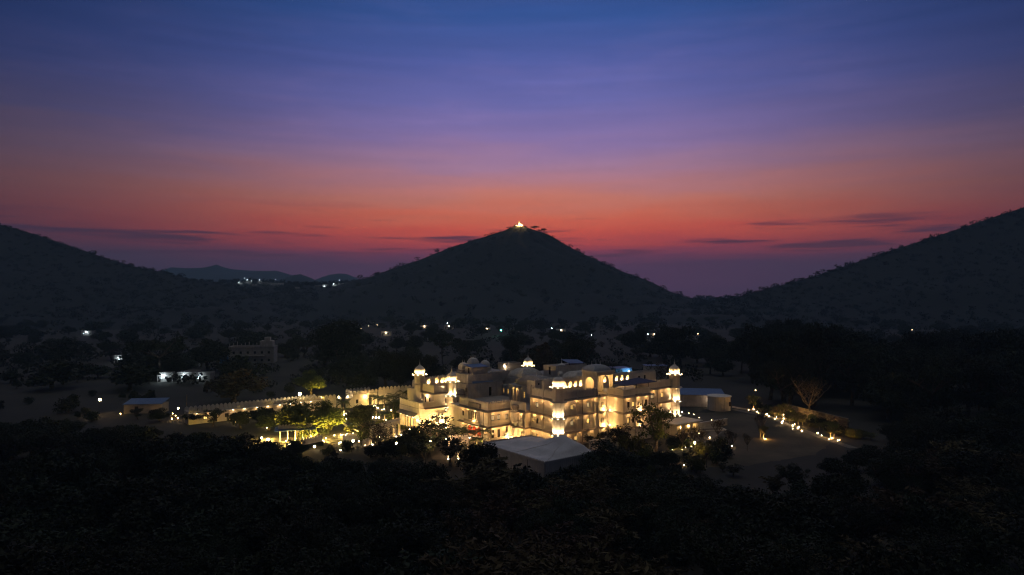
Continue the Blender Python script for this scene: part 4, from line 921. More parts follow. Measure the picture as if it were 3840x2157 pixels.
kerb([G(1283,1575),G(1290,1592),G(1310,1605),G(1345,1618)], 'curved pale planting kerb beside the dark round tree')
# basin
bx, by = G(2650,1612); t = thing('water_basin', 'rectangular pale stone basin sunk in the lawn', 'basin', (bx, by, 0), R(8))
MB().box(-4.5,4.5,-1.6,-1.3,-.1,.3).box(-4.5,4.5,1.3,1.6,-.1,.3).box(-4.5,-4.2,-1.3,1.3,-.1,.3).box(4.2,4.5,-1.3,1.3,-.1,.3).build('rim', 'plaster', t); MB().box(-4.2,4.2,-1.3,1.3,.02,.1).build('water', 'glass_dark', t)
# terrace rooms below the right-hand tower
u0 = 33; t = thing('spa_pavilion', 'small orange-lit garden room tucked below the right-hand domed tower', 'pavilion', (*UVW(30.5,-7.5), 0), TH)
MB().facade(fu(0), 0, 9, 0, 2.7, [(.6,2.2,.3,2.3),(3.4,5.4,.3,2.3),(6.4,8.2,.3,2.3)], .3).box(0,.25,.01,5,0,2.69).box(8.75,9,.01,5,0,2.69).box(0,9,4.8,5,0,2.7).build('wall', 'plaster', t)
MB().box(-.4,9.4,-.7,5.2,2.7,2.88).build('roof', 'plaster', t); lamp(t, (1.4,2.0,1.6), 60, AMBER, .1); lamp(t, (4.4,2.0,1.6), 130, AMBER, .1); lamp(t, (7.3,2.0,1.6), 60, AMBER, .1)
for a in (1.4,4.4,7.3): MB().lathe([(.05,0),(.16,.1),(.2,.3),(.1,.5)], 8, a, 2.0).build('floor_lamp', 'bulb_amber', t, (0,0,1.0))
crenel_wall(UVW(41.0,-6.0), UVW(52.0,-6.5), 1.7, 'plain garden retaining wall running away from the right-hand tower', merl=MERS, pitch=40, m='plaster_weathered', th=.4)
crenel_wall(UVW(3.5,-6.0), UVW(13.5,-6.2), 2.2, 'plain weathered yard wall below the right-hand front, behind the tent', merl=MERS, pitch=40, m='plaster_weathered', th=.4)
# round tank building and sheds on the right
x, y = G(2708,1543); t = thing('round_tank', 'round white water tank house with a flat lid beside the garden path', 'tank', (x, y+3.2, 0))
MB().lathe([(3.25,-.1),(3.25,3.95),(3.5,3.95),(3.5,4.15),(.3,4.35)], 36).build('wall', 'plaster', t, smooth=False)
MB().box(-.5,.5,-3.36,-3.1,.0,2.1).build('door', 'plaster_weathered', t); MB().box(2.1,2.7,-2.6,-2.2,1.4,2.6).build('window', 'frame_wood', t)
for a in range(8): MB().box(-.1,.1,-.1,.1,0,3.95).build('rib', 'plaster_weathered', t, (3.28*math.cos(a*.785+.2), 3.28*math.sin(a*.785+.2), 0), a*.785+.2)
x, y = G(2600,1532); t = thing('service_shed', 'long cream service shed with dark blue roof behind the round tank', 'shed', (x-3, y+4, 0), R(-6))
MB().box(0,13,0,6,-.1,3.6).build('wall', 'plaster_weathered', t); MB().add([(-.3,-.4,3.6),(13.3,-.4,3.5),(13.3,6.4,4.6),(-.3,6.4,4.7),(-.3,-.4,3.5),(13.3,-.4,3.4),(13.3,6.4,4.5),(-.3,6.4,4.6)], [(0,1,2,3),(7,6,5,4),(0,4,5,1),(1,5,6,2),(2,6,7,3),(3,7,4,0)]).build('roof', 'blue_sheet', t)
place('wall_lamp', BULBS, t, (9.3,-.3,3.0)); lamp(t, (9.3,-.55,2.95), 190, (1,.72,.5), .1)
# rubble retaining wall, stone by stone
q0, q1 = G(2944,1552), G(3175,1612); ln, an = frame2(q0, q1)
rw = thing('rubble_wall', 'rough stone retaining wall above the lamp-lit plants', 'wall', (*q0, 0), an)
STN = []
for k in range(8):
    rd = random.Random(k); pts = [(sx*.5*rd.uniform(.8,1.0), sy*.5, sz*.5*rd.uniform(.78,1.0)) for sz in (-1,1) for sx, sy in ((-1,-1),(1,-1),(1,1),(-1,1))]
    m_ = MB().add(pts, [(3,2,1,0),(4,5,6,7),(0,1,5,4),(1,2,6,5),(2,3,7,6),(3,0,4,7)]).mesh('stone', 'stone'); STN.append(m_)
MB().box(0,ln,.16,.5,-.1,2.85).build('core', 'path_stone', rw)
for a_ in (1.2, 9.0, 17.0): place('uplight', SPOTM, rw, (a_,-1.6,0)); lamp(rw, (a_,-1.7,.4), 380 if a_ < 2 else 140, (1,.5,.14), .08)
x_ = [0.0]*5
for row in range(7):
    a = -random.uniform(0,.3)
    while a < ln:
        wv_ = random.uniform(.5,.98); o = place('stone', random.choice(STN), rw, (a+wv_/2, .12+random.uniform(-.05,.03), .20+row*.41)); o.scale = (wv_*.98, .34, .42); a += wv_
# white marquee in front of the corner tower
NC = Vector((5.9,123.5)); du = Vector((math.cos(TH),math.sin(TH))); dv = Vector((-math.sin(TH),math.cos(TH)))
tn = thing('marquee', 'large white fabric marquee with scalloped edge and one peaked roof below the palace', 'marquee', (NC.x, NC.y, 0), TH)
LU, LV = 13.0, 20.0; nu, nv = 40, 60; Vt = []
for j in range(nv+1):
    for i in range(nu+1):
        a, b = LU*i/nu, LV*j/nv; pk = math.hypot((a-9.6)*.9, (b-5.5)*.62); z = 3.5+2.7*math.exp(-(pk/3.1)**1.15)
        e = min(a, LU-a, b, LV-b); z = 3.3+(z-3.5)*min(1, e/1.6)+.35*min(1, e/3)+.13*math.sin(b*.95)*min(1, e/2)+.10*math.sin(a*1.3+b*.4)*min(1,e/2)
        z -= .30*math.exp(-((a-3.2)/1.6)**2)*min(1,e/2)
        Vt.append((a, b, z))
id2 = np.arange((nu+1)*(nv+1)).reshape(nv+1, nu+1); Ft = np.stack([id2[:-1,:-1], id2[:-1,1:], id2[1:,1:], id2[1:,:-1]], -1).reshape(-1,4)
place('canopy', npmesh('canopy', Vt, Ft, 'tent_fabric', True), tn)
for (a, b) in (((0,LV),(0,0)),((0,0),(LU,0)),((LU,0),(LU,LV)),((LU,LV),(0,LV))):       # hanging cloth, panel by panel, in soft folds
    a = Vector(a); b = Vector(b); l_ = (b-a).length; d = (b-a)/l_; nr_ = Vector((d.y,-d.x)); n_p = int(l_/2.5)
    for p_i in range(n_p):
        k = 15; pa = [a+d*(l_*(p_i+q/k)/n_p)-nr_*(.06+.05*math.sin(q*2.1+p_i)) for q in range(k+1)]
        pb = [p+nr_*random.uniform(-.05,.05) for p in pa]
        MB().add([(p.x,p.y,-.1) for p in pb]+[(p.x,p.y,3.4) for p in pa], [(q,q+1,k+2+q,k+1+q) for q in range(k)]).build('side_panel', 'tent_fabric', tn)
sc_ = MB()
for (a, b) in (((0,LV),(0,0)),((0,0),(LU,0)),((LU,0),(LU,LV)),((LU,LV),(0,LV))):
    a = Vector(a); b = Vector(b); l_ = (b-a).length; d = (b-a)/l_; n = int(l_/.42); nr_ = Vector((d.y,-d.x))
    for i in range(n):
        c0 = a+d*(l_*i/n)+nr_*.03; c1 = a+d*(l_*(i+1)/n)+nr_*.03; cm = (c0+c1)/2
        sc_.add([(c0.x,c0.y,3.5),(c1.x,c1.y,3.5),(c1.x,c1.y,3.22),(cm.x,cm.y,3.05),(c0.x,c0.y,3.22)], [(0,1,2,3,4)]); 
        sc_.add([(c0.x,c0.y,3.46),(c1.x,c1.y,3.46),(cm.x,cm.y,3.72)], [(0,1,2)])
v_ = sc_.build('scalloped_valance', 'tent_fabric', tn); v_['kind'] = 'stuff'
for (a0_, b0_, a1_, b1_) in ((9.6,5.5,0,0),(9.6,5.5,LU,0),(9.6,5.5,LU,10),(9.6,5.5,0,10)):
    sm = MB(); q = [(a0_+(a1_-a0_)*k/14, b0_+(b1_-b0_)*k/14) for k in range(15)]
    zq = [Vt[min(nv,int(round(b/LV*nv)))*(nu+1)+min(nu,int(round(a/LU*nu)))][2]+.03 for a, b in q]
    for k in range(14): sm.tube((*q[k],zq[k]), (*q[k+1],zq[k+1]), .035, .035, 4)
    sm.build('roof_seam', 'plaster_weathered', tn)
for b_ in (0.1, 5, 10, 15, 19.9): MB().tube((.1,b_,0),(.1,b_,3.3),.06,.06,6).build('tent_pole', 'dark_metal', tn)
for k in range(7):
    a = LU; b = 2.0+k*1.0; MB().tube((a-.1,b,3.4),(a+3.2,b+.2*(k-3),0.02),.025,.025,4).build('guy_rope', 'tent_fabric', tn)

# ------------------------------------------------------------------ lamps of the grounds
GLB = MB().lathe([(.03,0),(.12,.03),(.19,.14),(.21,.24),(.17,.36),(.06,.44),(.01,.46)], 12).mesh('globe', 'bulb', True)
GLA = GLB.copy(); GLA.materials[0] = MAT['bulb_amber']; GLC = GLB.copy(); GLC.materials[0] = MAT['bulb_cool']; GLW = GLB.copy(); GLW.materials[0] = MAT['bulb_white']; GLG = GLB.copy(); GLG.materials[0] = MAT['bulb_green']; GLS = GLB.copy(); GLS.materials[0] = MAT['bulb_soft']
PST = MB().lathe([(.10,-.05),(.08,.05),(.04,.1),(.035,.42),(.09,.46),(.09,.5)], 8).mesh('post', 'dark_metal')
LANT = []
def lantern(px, py, label, group, glb=None, s=1.0, z=0.0):
    x, y = G(px, py, .65*s+z); t = thing('garden_lantern', label, 'lantern', (x, y, z), 0, group); s *= .8; t.scale = (s,s,s)
    LANT.append((px, py)); place('post', PST, t); place('globe', glb or GLB, t, (0,0,.48)); return t
lab_r, grp_r = 'low garden lantern along the right-hand lamp-lit path and planting', 'lanterns in the right-hand garden'
for x, y in ((870,410),(985,440),(1090,460),(1108,478),(1203,488),(1228,512),(1303,548),(1322,525),(1387,588),(1400,570),(1517,625),(1517,665),(1578,655),(1625,690),(1540,610),(1818,715),(1863,745),(1955,790),(1990,775),(2060,805),(2080,800),
             (183,465),(265,478),(325,492),(390,532),(540,562),(420,622),(365,665),(390,720),(515,770),(780,873),(205,1102)):
    s = random.choice([.32,.42,.5,.62,.75]); s *= 1.5 if x in (1203,1303,1387,1818,1955) else 1
    lantern(*P('Z6', x, y), lab_r, grp_r, GLB if y % 2 else GLS, s)
lantern(*P('Z6',333,830), 'largest bright globe lantern at the bend of the right-hand garden path', 'bend lantern', GLB, 1.5)
lab_l, grp_l = 'low garden lantern among the shrubs of the left-hand garden', 'lanterns in the left-hand garden'
for x, y in ((50,745),(150,700),(125,790),(1045,540),(1160,545),(1480,500),(1635,560),(1670,940),(1800,920),(1920,912),(1660,1095),(1625,1118),(1660,1255),(1355,1010),(1775,610),(1915,598),(2135,1125),(2170,1160),(2420,838),(2530,828),(2255,495),(845,315),(435,355),(1530,950),(2040,1075)):
    lantern(*P('A7', x, y), lab_l, grp_l, GLS, random.uniform(.5,.8))
for x, y, s in ((15,1000,1.25),(1920,1060,1.4),(1120,1180,1.2),(525,1065,.9),(1740,520,1.2)):
    lantern(*P('A7', x, y), 'larger bright globe lantern glowing among the dark shrubs left of the arcade', 'bright globes among the left shrubs', GLB, s)
for x, y in ((450,718),(715,828),(515,605),(590,630),(685,655),(800,670),(645,970),(740,935),(845,950),(605,1090),(710,1080),(45,740),(35,1060),(100,1045)):
    lantern(*P('Z3', x, y), 'low garden lantern at the foot of the entrance garden palms', 'lanterns in the palm garden', GLB if y in (605,630,655) else GLS, random.uniform(.6,.9))
for x, y in ((860,525),(872,572),(600,485),(632,507),(655,533),(590,540),(40,487),(418,482),(1235,555),(1268,578),(1620,590),(1575,612),(1610,635)):
    lantern(*P('Z4', x, y), 'low lantern in the dark yard before the long low building', 'lanterns of the left yard', GLA if x < 700 else GLS, random.uniform(.5,.9))
for x, y in ((940,690),(910,1140),(975,955),(830,1245)): pass
for x, y in ((1003,1073),(905,1150),(980,988),(835,1250),(800,1310),(780,868),(235,970),(2390,900)):
    lantern(*P('Z5', x, y), 'small lantern half hidden among the trees below the marquee', 'lanterns below the marquee', GLS, random.uniform(.45,.7))
# lamp posts
def lamp_post(px, py, h, label, power, col, glb, arms=1, name='lamp_post', s=1.0, Y=None):
    if Y: x, y = XP(px, Y), Y
    else: x, y = G(px, py, h)
    t = thing(name, label, 'lamp', (x, y, 0))
    MB().lathe([(.14,-.1),(.10,.4),(.05,.5),(.045,h-.25)], 8).build('post', 'dark_metal', t)
    if arms > 1: MB().box(-.75,.75,-.03,.03,h-.32,h-.26).build('arm', 'dark_metal', t)
    for i in range(arms):
        a = 0 if arms == 1 else (i-(arms-1)/2)*.75; place('globe', glb, t, (a,0,h-.24), 0, s)
    if power: lamp(t, (0,-.45,h+.1), power, col, .1)
    return t
lamp_post(*P('Z4',1962,285), 5.0, 'bright street lamp glaring over the long low building by the lit tree', 900, (1,.72,.3), GLB, s=1.9)
lamp_post(*P('Z3',558,785), 2.6, 'three-globe lamp post in the palm garden', 60, WARM, GLB, 3, s=.8)
lamp_post(*P('Z3',885,1205), 2.2, 'single-globe lamp post at the near edge of the paved court', 60, WARM, GLB, s=1.2)
lamp_post(*P('H3',505,915), 4.0, 'lone lamp burning in the dark field beyond the shed', 200, AMBER, GLB, s=1.5)
lamp_post(*P('Z4',658,430), 3.0, 'small yellow lamp beside the pale wooden pole', 90, (1,.75,.3), GLB, s=.9)
lamp_post(*P('Z6',1070,198), 3.0, 'faint reddish lamp up in the dark woods on the right', 0, AMBER, GLA, s=.6)
# string of pendant bulbs over the entrance court
bl = [P('A8',x,y) for x,y in ((240,315),(487,380),(772,458),(935,498),(1107,545),(740,597))]
ps = [(AT(px, py, 158-3.0*i)) for i, (px, py) in enumerate(bl)]
sl = thing('string_lights', 'string of pendant bulbs slung on poles across the paved entrance court', 'string lights', (ps[0][0], ps[0][1], 0))
def rel(p, z=None): return (p[0]-ps[0][0], p[1]-ps[0][1], p[2] if z is None else z)
ends = [(ps[0][0]-1.2, ps[0][1]+1.5, 6.0), (ps[4][0]+1.3, ps[4][1]-1.6, 6.0), (ps[5][0]+.1, ps[5][1]-.6, 6.2)]
for e in ends: MB().tube(rel(e, -.1), rel(e), .06, .04, 6).build('pole', 'dark_metal', sl)
cab = [ends[0]]+[(p[0],p[1],p[2]+1.0) for p in ps[:5]]+[ends[1]]
for a, b in zip(cab[:-1], cab[1:]): MB().tube(rel(a), rel(b), .012, .012, 4).build('cable', 'dark_metal', sl)
MB().tube(rel(ends[1]), rel(ends[2]), .012, .012, 4).build('cable', 'dark_metal', sl)
for i, p in enumerate(ps):
    MB().tube(rel(p), rel((p[0],p[1],p[2]+1.0)), .01, .01, 4).build('flex', 'dark_metal', sl); place('bulb', GLS, sl, rel((p[0],p[1],p[2]-.2)), 0, .62)
MB().tube(rel((ps[5][0],ps[5][1],ps[5][2]+1.0)), rel(ends[2]), .012, .012, 4).build('cable', 'dark_metal', sl)

# ------------------------------------------------------------------ garden plants
lp = 'feathery palm lit from below in the entrance garden'
for k, (x, y, s, key) in enumerate(((525,610,.95,'palm0'),(600,640,1.0,'palm0'),(690,660,1.0,'palm0'),(835,700,1.0,'palm1'),(560,780,.9,'palm0'),(700,820,1.0,'palm2'),(830,850,1.1,'palm1'),(940,850,1.15,'palm1'),(40,720,1.0,'palm0'),(60,740,.9,'palm2'),(735,500,.9,'palm0'),(870,480,1.0,'palm0'),(990,490,1.0,'palm0'),(1105,470,1.1,'palm0'),(640,560,.9,'palm2'),(890,600,1.0,'palm2'))):
    px, py = P('Z3', x, y); X, Y = G(px, max(py, 1508)); t = palm(key, X, Y, s, lp)
    if k in (0,1,2,4,5,6,8,9): place('uplight', SPOTM, t, (.5,-.7,0)); lamp(t, (.55,-.8,.3), 420, (1,.64,.18), .06)
for k, (x, y, s, key) in enumerate(((1300,560,.9,'palm0'),(1480,520,1.0,'palm0'),(1650,560,.95,'palm0'),(1850,600,1.0,'palm2'),(2000,600,1.1,'palm0'),(1050,480,.8,'palm2'),(1250,470,.9,'palm0'),(900,420,.8,'palm2'))):
    px, py = P('A8', x, y+130); X, Y = G(px, py); t = palm(key, X, Y, s, 'bushy palm planted along the foot of the palace wall beside the red-lit arches', 'palms by the red arches')
    if k in (1,4): place('uplight', SPOTM, t, (.5,-.7,0)); lamp(t, (.55,-.8,.3), 700, (1,.7,.22), .06)
for x, y in ((1060,440),(1320,560),(1415,560),(1605,660),(1500,640),(2000,790),(2045,800),(1185,800)):
    px, py = P('Z6', x, y); X, Y = G(px, py); t = tree('sparse1', X, Y+1.2, random.uniform(3,4.6), 'slender young tree lit amber from below beside the right-hand garden path', group='young trees by the right path', name='sapling')
    l2 = place('uplight', SPOTM, t, (.3,-.5,0)); lamp(t, (.35,-.6,.3), 420, (1,.5,.12), .06)
for x, y in ((318,885),(250,895),(175,915),(50,925)):
    px, py = P('Z6', x, y); X, Y = G(px, py); t = tree('bush1', X, Y, 1.2, 'small clipped shrub glowing yellow over its own uplight', group='uplit shrubs on the garden bend', name='shrub', cat='shrub', width=1.3)
    lamp(t, (.1,-.9,.4), 40, (1,.78,.12), .05); place('uplight', SPOTM, t, (.1,-.95,0))
# the lit trees of the garden
def lit_tree(key, x, y, h, label, width, lamps):
    t = tree(key, x, y, h, label, width, name='garden_tree', rz=0); sx = t.scale[0]; sz = t.scale[2]
    for dx, dy, p_ in lamps: place('uplight', SPOTM, t, (dx/sx,dy/sx,0)); lamp(t, (dx/sx,dy/sx,.45/sz), p_, (1,.62,.12), .1)
lit_tree('gard0', *G(1120,1640), 9.2, 'big garden tree lit gold from below beside the pavilion', 11.0, ((6.5,-3.6,9000),(-6.4,-2.2,7000),(0.5,-7.5,5200)))
lit_tree('gard1', *G(1225,1622), 8.0, 'round dense garden tree with one flank lit yellow', 8.4, ((5.4,-3.2,6500),(-1.4,-6.0,3500)))
tree('near1', *G(1350,1602), 6.0, 'dark unlit round tree in front of the gatehouse', 7.0, name='garden_tree')
lit_tree('gard1', XP(1168,228), 228, 8.8, 'small tree lit yellow by the street lamp behind the long low building', 9.0, ((4.5,-5.0,2600),))
tree('brown0', XP(880,214), 214, 11.0, 'wide brownish tree standing behind the long low building', 15.0, name='garden_tree')
tree('near2', *G(985,1590), 4.6, 'dark bushy tree right in front of the long low building', 6.4, name='garden_tree')
for px_, py_, h_, k_ in ((735,1588,4.0,'near3'),(800,1598,4.4,'tall1'),(905,1606,4.6,'near0'),(1010,1612,4.2,'near1'),(600,1580,3.6,'near1'),(520,1572,3.0,'tall0')): tree(k_, *G(px_,py_), h_, 'dark tree standing in the unlit yard before the long low building', h_*1.2, 'yard trees before the long low building', name='garden_tree')
tree('bush0', *G(820,1560), 3.2, 'dark shrub leaning on the merlons of the long low building', 5.0, name='shrub', cat='shrub')
tree('bare0', *G(1405,1690), 6.2, 'bare branching tree silhouetted against the white arcade', 6.6, name='bare_tree')
tree('bare1', *G(1440,1700), 5.0, 'thin leafless tree beside the bare tree at the white arcade', 5.0, name='bare_tree')
tree('sparse0', *G(1620,1690), 7.6, 'open-crowned tree with dark twigs standing in the paved court', 7.6, name='garden_tree')
tree('sparse0', *G(1690,1745), 6.6, 'twiggy shrub tree beside the small two-arched gateway', 6.0, name='garden_tree')
tree('near0', *G(1812,1832), 8.6, 'dark dense tree standing just left of the marquee', 7.6, name='garden_tree')
tree('sparse1', *G(2460,1712), 11.5, 'tall open tree in front of the right-hand wing, half hiding the domed tower', 7.5, name='garden_tree')
tree('near3', *G(2290,1790), 7.0, 'dark rounded tree at the right end of the marquee', 9.0, name='garden_tree')
for i, (px, py, h) in enumerate(((2318,1690,6.0),(2350,1695,4.5),(2268,1672,3.6),(2395,1700,4.0),(2210,1668,2.5),(2245,1665,2.6))): tree('sparse0' if i % 2 == 0 else 'bush1', *G(px, py), h, 'twiggy shrub in the dim bed below the right-hand front', h*.8, 'shrubs below the right-hand front', name='shrub', cat='shrub')
for i, (px, py, h) in enumerate(((2630,1690,5),(2690,1660,6),(2740,1700,5.5),(2850,1640,6.5),(2800,1690,4.0),(2560,1690,5.0),(2600,1680,5.5))): tree('bare1', *G(px, py), h, 'spindly leafless sapling standing on the dim lawn', h*.45, 'leafless saplings on the lawn', name='sapling')
tree('bare0', XP(3035,185), 185, 12.0, 'tall pale leafless tree behind the rough stone wall', 8.0, name='bare_tree')
# planting along the right-hand path
for i in range(34):
    t_ = i/33; px = 2830+t_*420+random.uniform(-15,15); py = 1538+t_*118+random.uniform(-12,2)
    tree(random.choice(['bush0','bush1','sparse1']), *G(px, py), random.uniform(1.2,2.6), 'leafy shrub in the bed along the lamp-lit garden path', random.uniform(2,3.2), 'shrubs along the garden path', name='shrub', cat='shrub')
for i in range(26):
    px = random.uniform(1290,1560); py = random.uniform(1545,1620)
    tree('bush1', *G(px, py), random.uniform(.8,1.6), 'low leafy shrub between the entrance garden palms', random.uniform(1.2,2), 'shrubs under the palms', name='shrub', cat='shrub')
hd = tag(MB().sweep([Vector(G(1440,1655)),Vector(G(1520,1652)),Vector(G(1600,1662))], [(-.5,0),(.5,0),(.45,.8),(-.45,.8)]).build('hedge', 'hedge'), 'clipped pale green hedge along the near edge of the paved court', 'hedge')
# ------------------------------------------------------------------ woods: dark trees in front, to the right and in the valley
BX = [0,350,500,760,1000,1100,1300,1500,1620,1700,1830,1930,2050,2190,2330,2500,2640,2750,2900,3050,3200,3330,3420,3550,3700,3840]
BY = [1560,1570,1580,1600,1640,1690,1705,1715,1722,1760,1690,1800,1850,1760,1735,1745,1770,1790,1770,1720,1680,1600,1500,1430,1380,1360]
def bound(px): return float(np.interp(px, BX, BY))
def keep_out(x, y):
    d = (x-PO[0], y-PO[1]); u = d[0]*math.cos(TH)+d[1]*math.sin(TH); v = -d[0]*math.sin(TH)+d[1]*math.cos(TH)
    if -20 < u < 46 and -10 < v < 52: return True
    e = Vector((x, y))-NC; a, b = e.dot(du), e.dot(dv)
    return -1.8 < a < LU+4.5 and -1.8 < b < LV+3.5
placed = []
def free(x, y, d):
    return all((x-a)**2+(y-b)**2 > d*d for a, b in placed)
cnt = 0; tries = 0
FG = {'near': 'dense dark leafy tree', 'plume': 'feathery brownish bamboo clump', 'tall': 'tall dark loose-crowned tree'}
def zone(px, names, cuts): return names[sum(px > c for c in cuts)]
def fg_place(px, Y):
    a = zone(px, ('the blue-roofed shed','the long low building','the white arcade','the marquee','the dim lawn','the rough stone wall'), (700,1300,1800,2350,3000))
    return ('at the wood edge facing ' if Y > 112 else 'deep in the wood before ')+a
while cnt < 300 and tries < 9000:
    tries += 1
    Y = random.uniform(56, 165); px = random.uniform(-250, 4090); X = XP(px, Y)
    if keep_out(X, Y): continue
    right = px > 1750
    k = random.choice(['near','near','tall','plume','plume'] if (right and Y < 118) else ['near','near','near','tall'])
    h = random.uniform(5.5, 10.5) if Y > 75 else random.uniform(6, 12)
    ptop = HYP+(CAMH-h)*FPX/Y
    b = bound(min(max(px,0),3840))
    if ptop < b+random.uniform(0,22): 
        h = CAMH-(b+random.uniform(2,30)-HYP)*Y/FPX
        if h < 3.2: continue
        h = min(h, 10.5)
    dmin = .42*h+.6
    if not free(X, Y, dmin): continue
    placed.append((X, Y)); cnt += 1
    tree(k+str(random.randrange(4 if k == 'near' else 3)), X, Y, h, FG[k]+' '+fg_place(px, Y), h*random.uniform(.85,1.15), FG[k]+'s '+fg_place(px, Y), name={'near':'leafy_tree','tall':'tall_tree','plume':'bamboo_clump'}[k], cat='bamboo' if k == 'plume' else 'tree')
def rz_(px, Y): return zone(px, ('behind the round white tank','behind the rough stone wall','beyond the end of the stone wall'), (2900,3250))+(', farther back' if Y > 250 else ', front rows')
# tall wood on the right behind the garden
TB = [(2700,1235),(2760,1195),(2850,1187),(2960,1185),(3060,1188),(3130,1200),(3230,1215),(3320,1240),(3400,1232),(3500,1240),(3580,1215),(3660,1203),(3740,1210),(3840,1222),(4000,1210)]
tx, ty = [a for a,_ in TB], [b for _,b in TB]; cnt = 0; tries = 0
while cnt < 150 and tries < 8000:
    tries += 1; Y = random.uniform(172, 330); px = random.uniform(2640, 4100); X = XP(px, Y)
    if keep_out(X, Y): continue
    if px < 3290 and Y < 205: continue
    if px < 2780 and Y < 245: continue
    top = float(np.interp(px, tx, ty))+random.uniform(0, 120)+(60 if Y < 210 else 0)
    h = CAMH-(top-HYP)*Y/FPX
    if h < 7 or h > 27: continue
    if not free(X, Y, 3.4): continue
    placed.append((X, Y)); cnt += 1
    tree(random.choice(['near0','near1','near2','near3','tall0','tall1','umb0']), X, Y, h, 'tall dark tree massed in the wood '+rz_(px, Y), min(h*.9, 15), 'tall trees '+rz_(px, Y), name='tall_tree')
# single trees that stand out
for key, px, Y, top, wid, lab in (('near0',1282,322,1193,26,'huge dark spreading tree in the valley left of the temple hill'),('umb1',596,264,1252,20,'umbrella-shaped dark tree beside the white lit houses'),('near2',783,300,1268,15,'rounded dark tree between the lit houses and the pale flats'),
     ('tall1',2170,262,1262,15,'dark ragged tree rising behind the palace roofs'),('near3',2135,275,1258,11,'dark tree beside the ragged tree behind the palace roofs'),('umb0',1660,330,1250,14,'tall forked tree standing in the field behind the domes'),('brown0',2020,255,1282,13,'brownish tree lit faintly behind the rear dome'),
     ('tall2',1935,290,1255,10,'narrow dark tree in the field beyond the lamp-lit rear arcade'),('near1',2550,320,1215,14,'dark tree by the lit yard beyond the right-hand wing'),('near2',2495,345,1212,13,'dark tree beside the far lit yard'),('near0',2390,380,1225,14,'broad dark tree in the hazy field beyond the blue house'),
     ('bare0',2460,222,1352,8,'pale bare tree behind the right-hand dome'),('gard1',2305,216,1372,6,'green tree lit from the blue house'),('near1',1500,240,1320,9,'bushy dark tree behind the left dome tower'),('near3',1450,250,1305,12,'dark thicket tree in the field left of the domes'),('tall0',1600,236,1325,8,'dark slim tree behind the domed tower beside the niches')):
    h = CAMH-(top-HYP)*Y/FPX; placed.append((XP(px,Y), Y)); tree(key, XP(px, Y), Y, h, lab, wid, name='valley_tree')
# valley trees
def vz_(px, Y): return ('far off ' if Y > 430 else '')+'beyond '+zone(px, ('the shed','the long low building','the gatehouse','the palace domes','the right-hand wing','the tall right-hand wood'), (680,1150,1500,2100,2700))
cnt = 0; tries = 0
while cnt < 280 and tries < 9000:
    tries += 1; Y = 225*math.exp(random.uniform(0, 1.25)); px = random.uniform(-100, 3940); X = XP(px, Y)
    if px > 2640 and Y < 330: continue
    if 1500 < px < 2650 and Y < 245: continue
    h = random.uniform(5, 11); ptop = HYP+(CAMH-h)*FPX/Y
    if not free(X, Y, 5.5): continue
    placed.append((X, Y)); cnt += 1
    tree(random.choice(['far0','far1','far2','near1','tall0','near2']), X, Y, h, 'dim dark tree in the valley fields '+vz_(px, Y), h*random.uniform(.9,1.5), 'trees '+vz_(px, Y), name='valley_tree')
for i in range(46):
    Y = random.uniform(170, 300); px = random.uniform(-60, 1560); X = XP(px, Y)
    if not free(X, Y, 4) or (px > 1000 and Y < 222) or (Y < 205 and px > 420): continue
    placed.append((X, Y)); tree(random.choice(['bush0','far0','far2']), X, Y, random.uniform(2, 5), 'small dark field tree beyond the shed and the long low building', None, 'field trees on the left', name='field_tree')
for px, py, h in ((1945,1892,6.2),(2080,1890,4.6),(2165,1866,5.6),(2015,1900,5.0),(1905,1850,4.2),(1960,1862,4.4),(2010,1870,4.0),(2070,1862,3.6),(2130,1845,4.4),(2190,1822,4.6),(2240,1800,5.0),(1880,1838,4.0)):
    X, Y = G(px, py); placed.append((X, Y)); tree(random.choice(['near0','near2','sparse0','bush0']), X, Y, h, 'dark shrubby tree crowding the near side of the marquee', h*1.25, 'shrubby trees before the marquee', name='shrub_tree')
cnt = 0; tries = 0
while cnt < 95 and tries < 4000:
    tries += 1
    if cnt % 3: px, py = random.uniform(1000, 1620), random.uniform(1560, 1720)
    else: px, py = random.uniform(2190, 2760), random.uniform(1650, 1790)
    X, Y = G(px, py)
    if keep_out(X, Y) or not free(X, Y, 1.5): continue
    if any(abs(px-a) < 17 and -6 < py-b < 62 for a, b in LANT): continue
    if abs(px-1045) < 85 and 1590 < py < 1700 : continue
    if px > 2190 and abs(py-(1725-.0012*(px-2280)**1.78 if px > 2280 else 1725)) < 16: continue
    placed.append((X, Y)); cnt += 1; h = random.choice([1.2,1.6,2.2,2.8,3.6])
    tree(random.choice(['bush0','bush1','bush0','sparse0','near1']), X, Y, h, 'dim leafy garden shrub between the lanterns, left of the court' if px < 1700 else 'dim leafy shrub on the slope below the right-hand front', h*random.uniform(.9,1.4), 'shrubs of the left garden' if px < 1700 else 'shrubs of the right slope', name='shrub', cat='shrub')
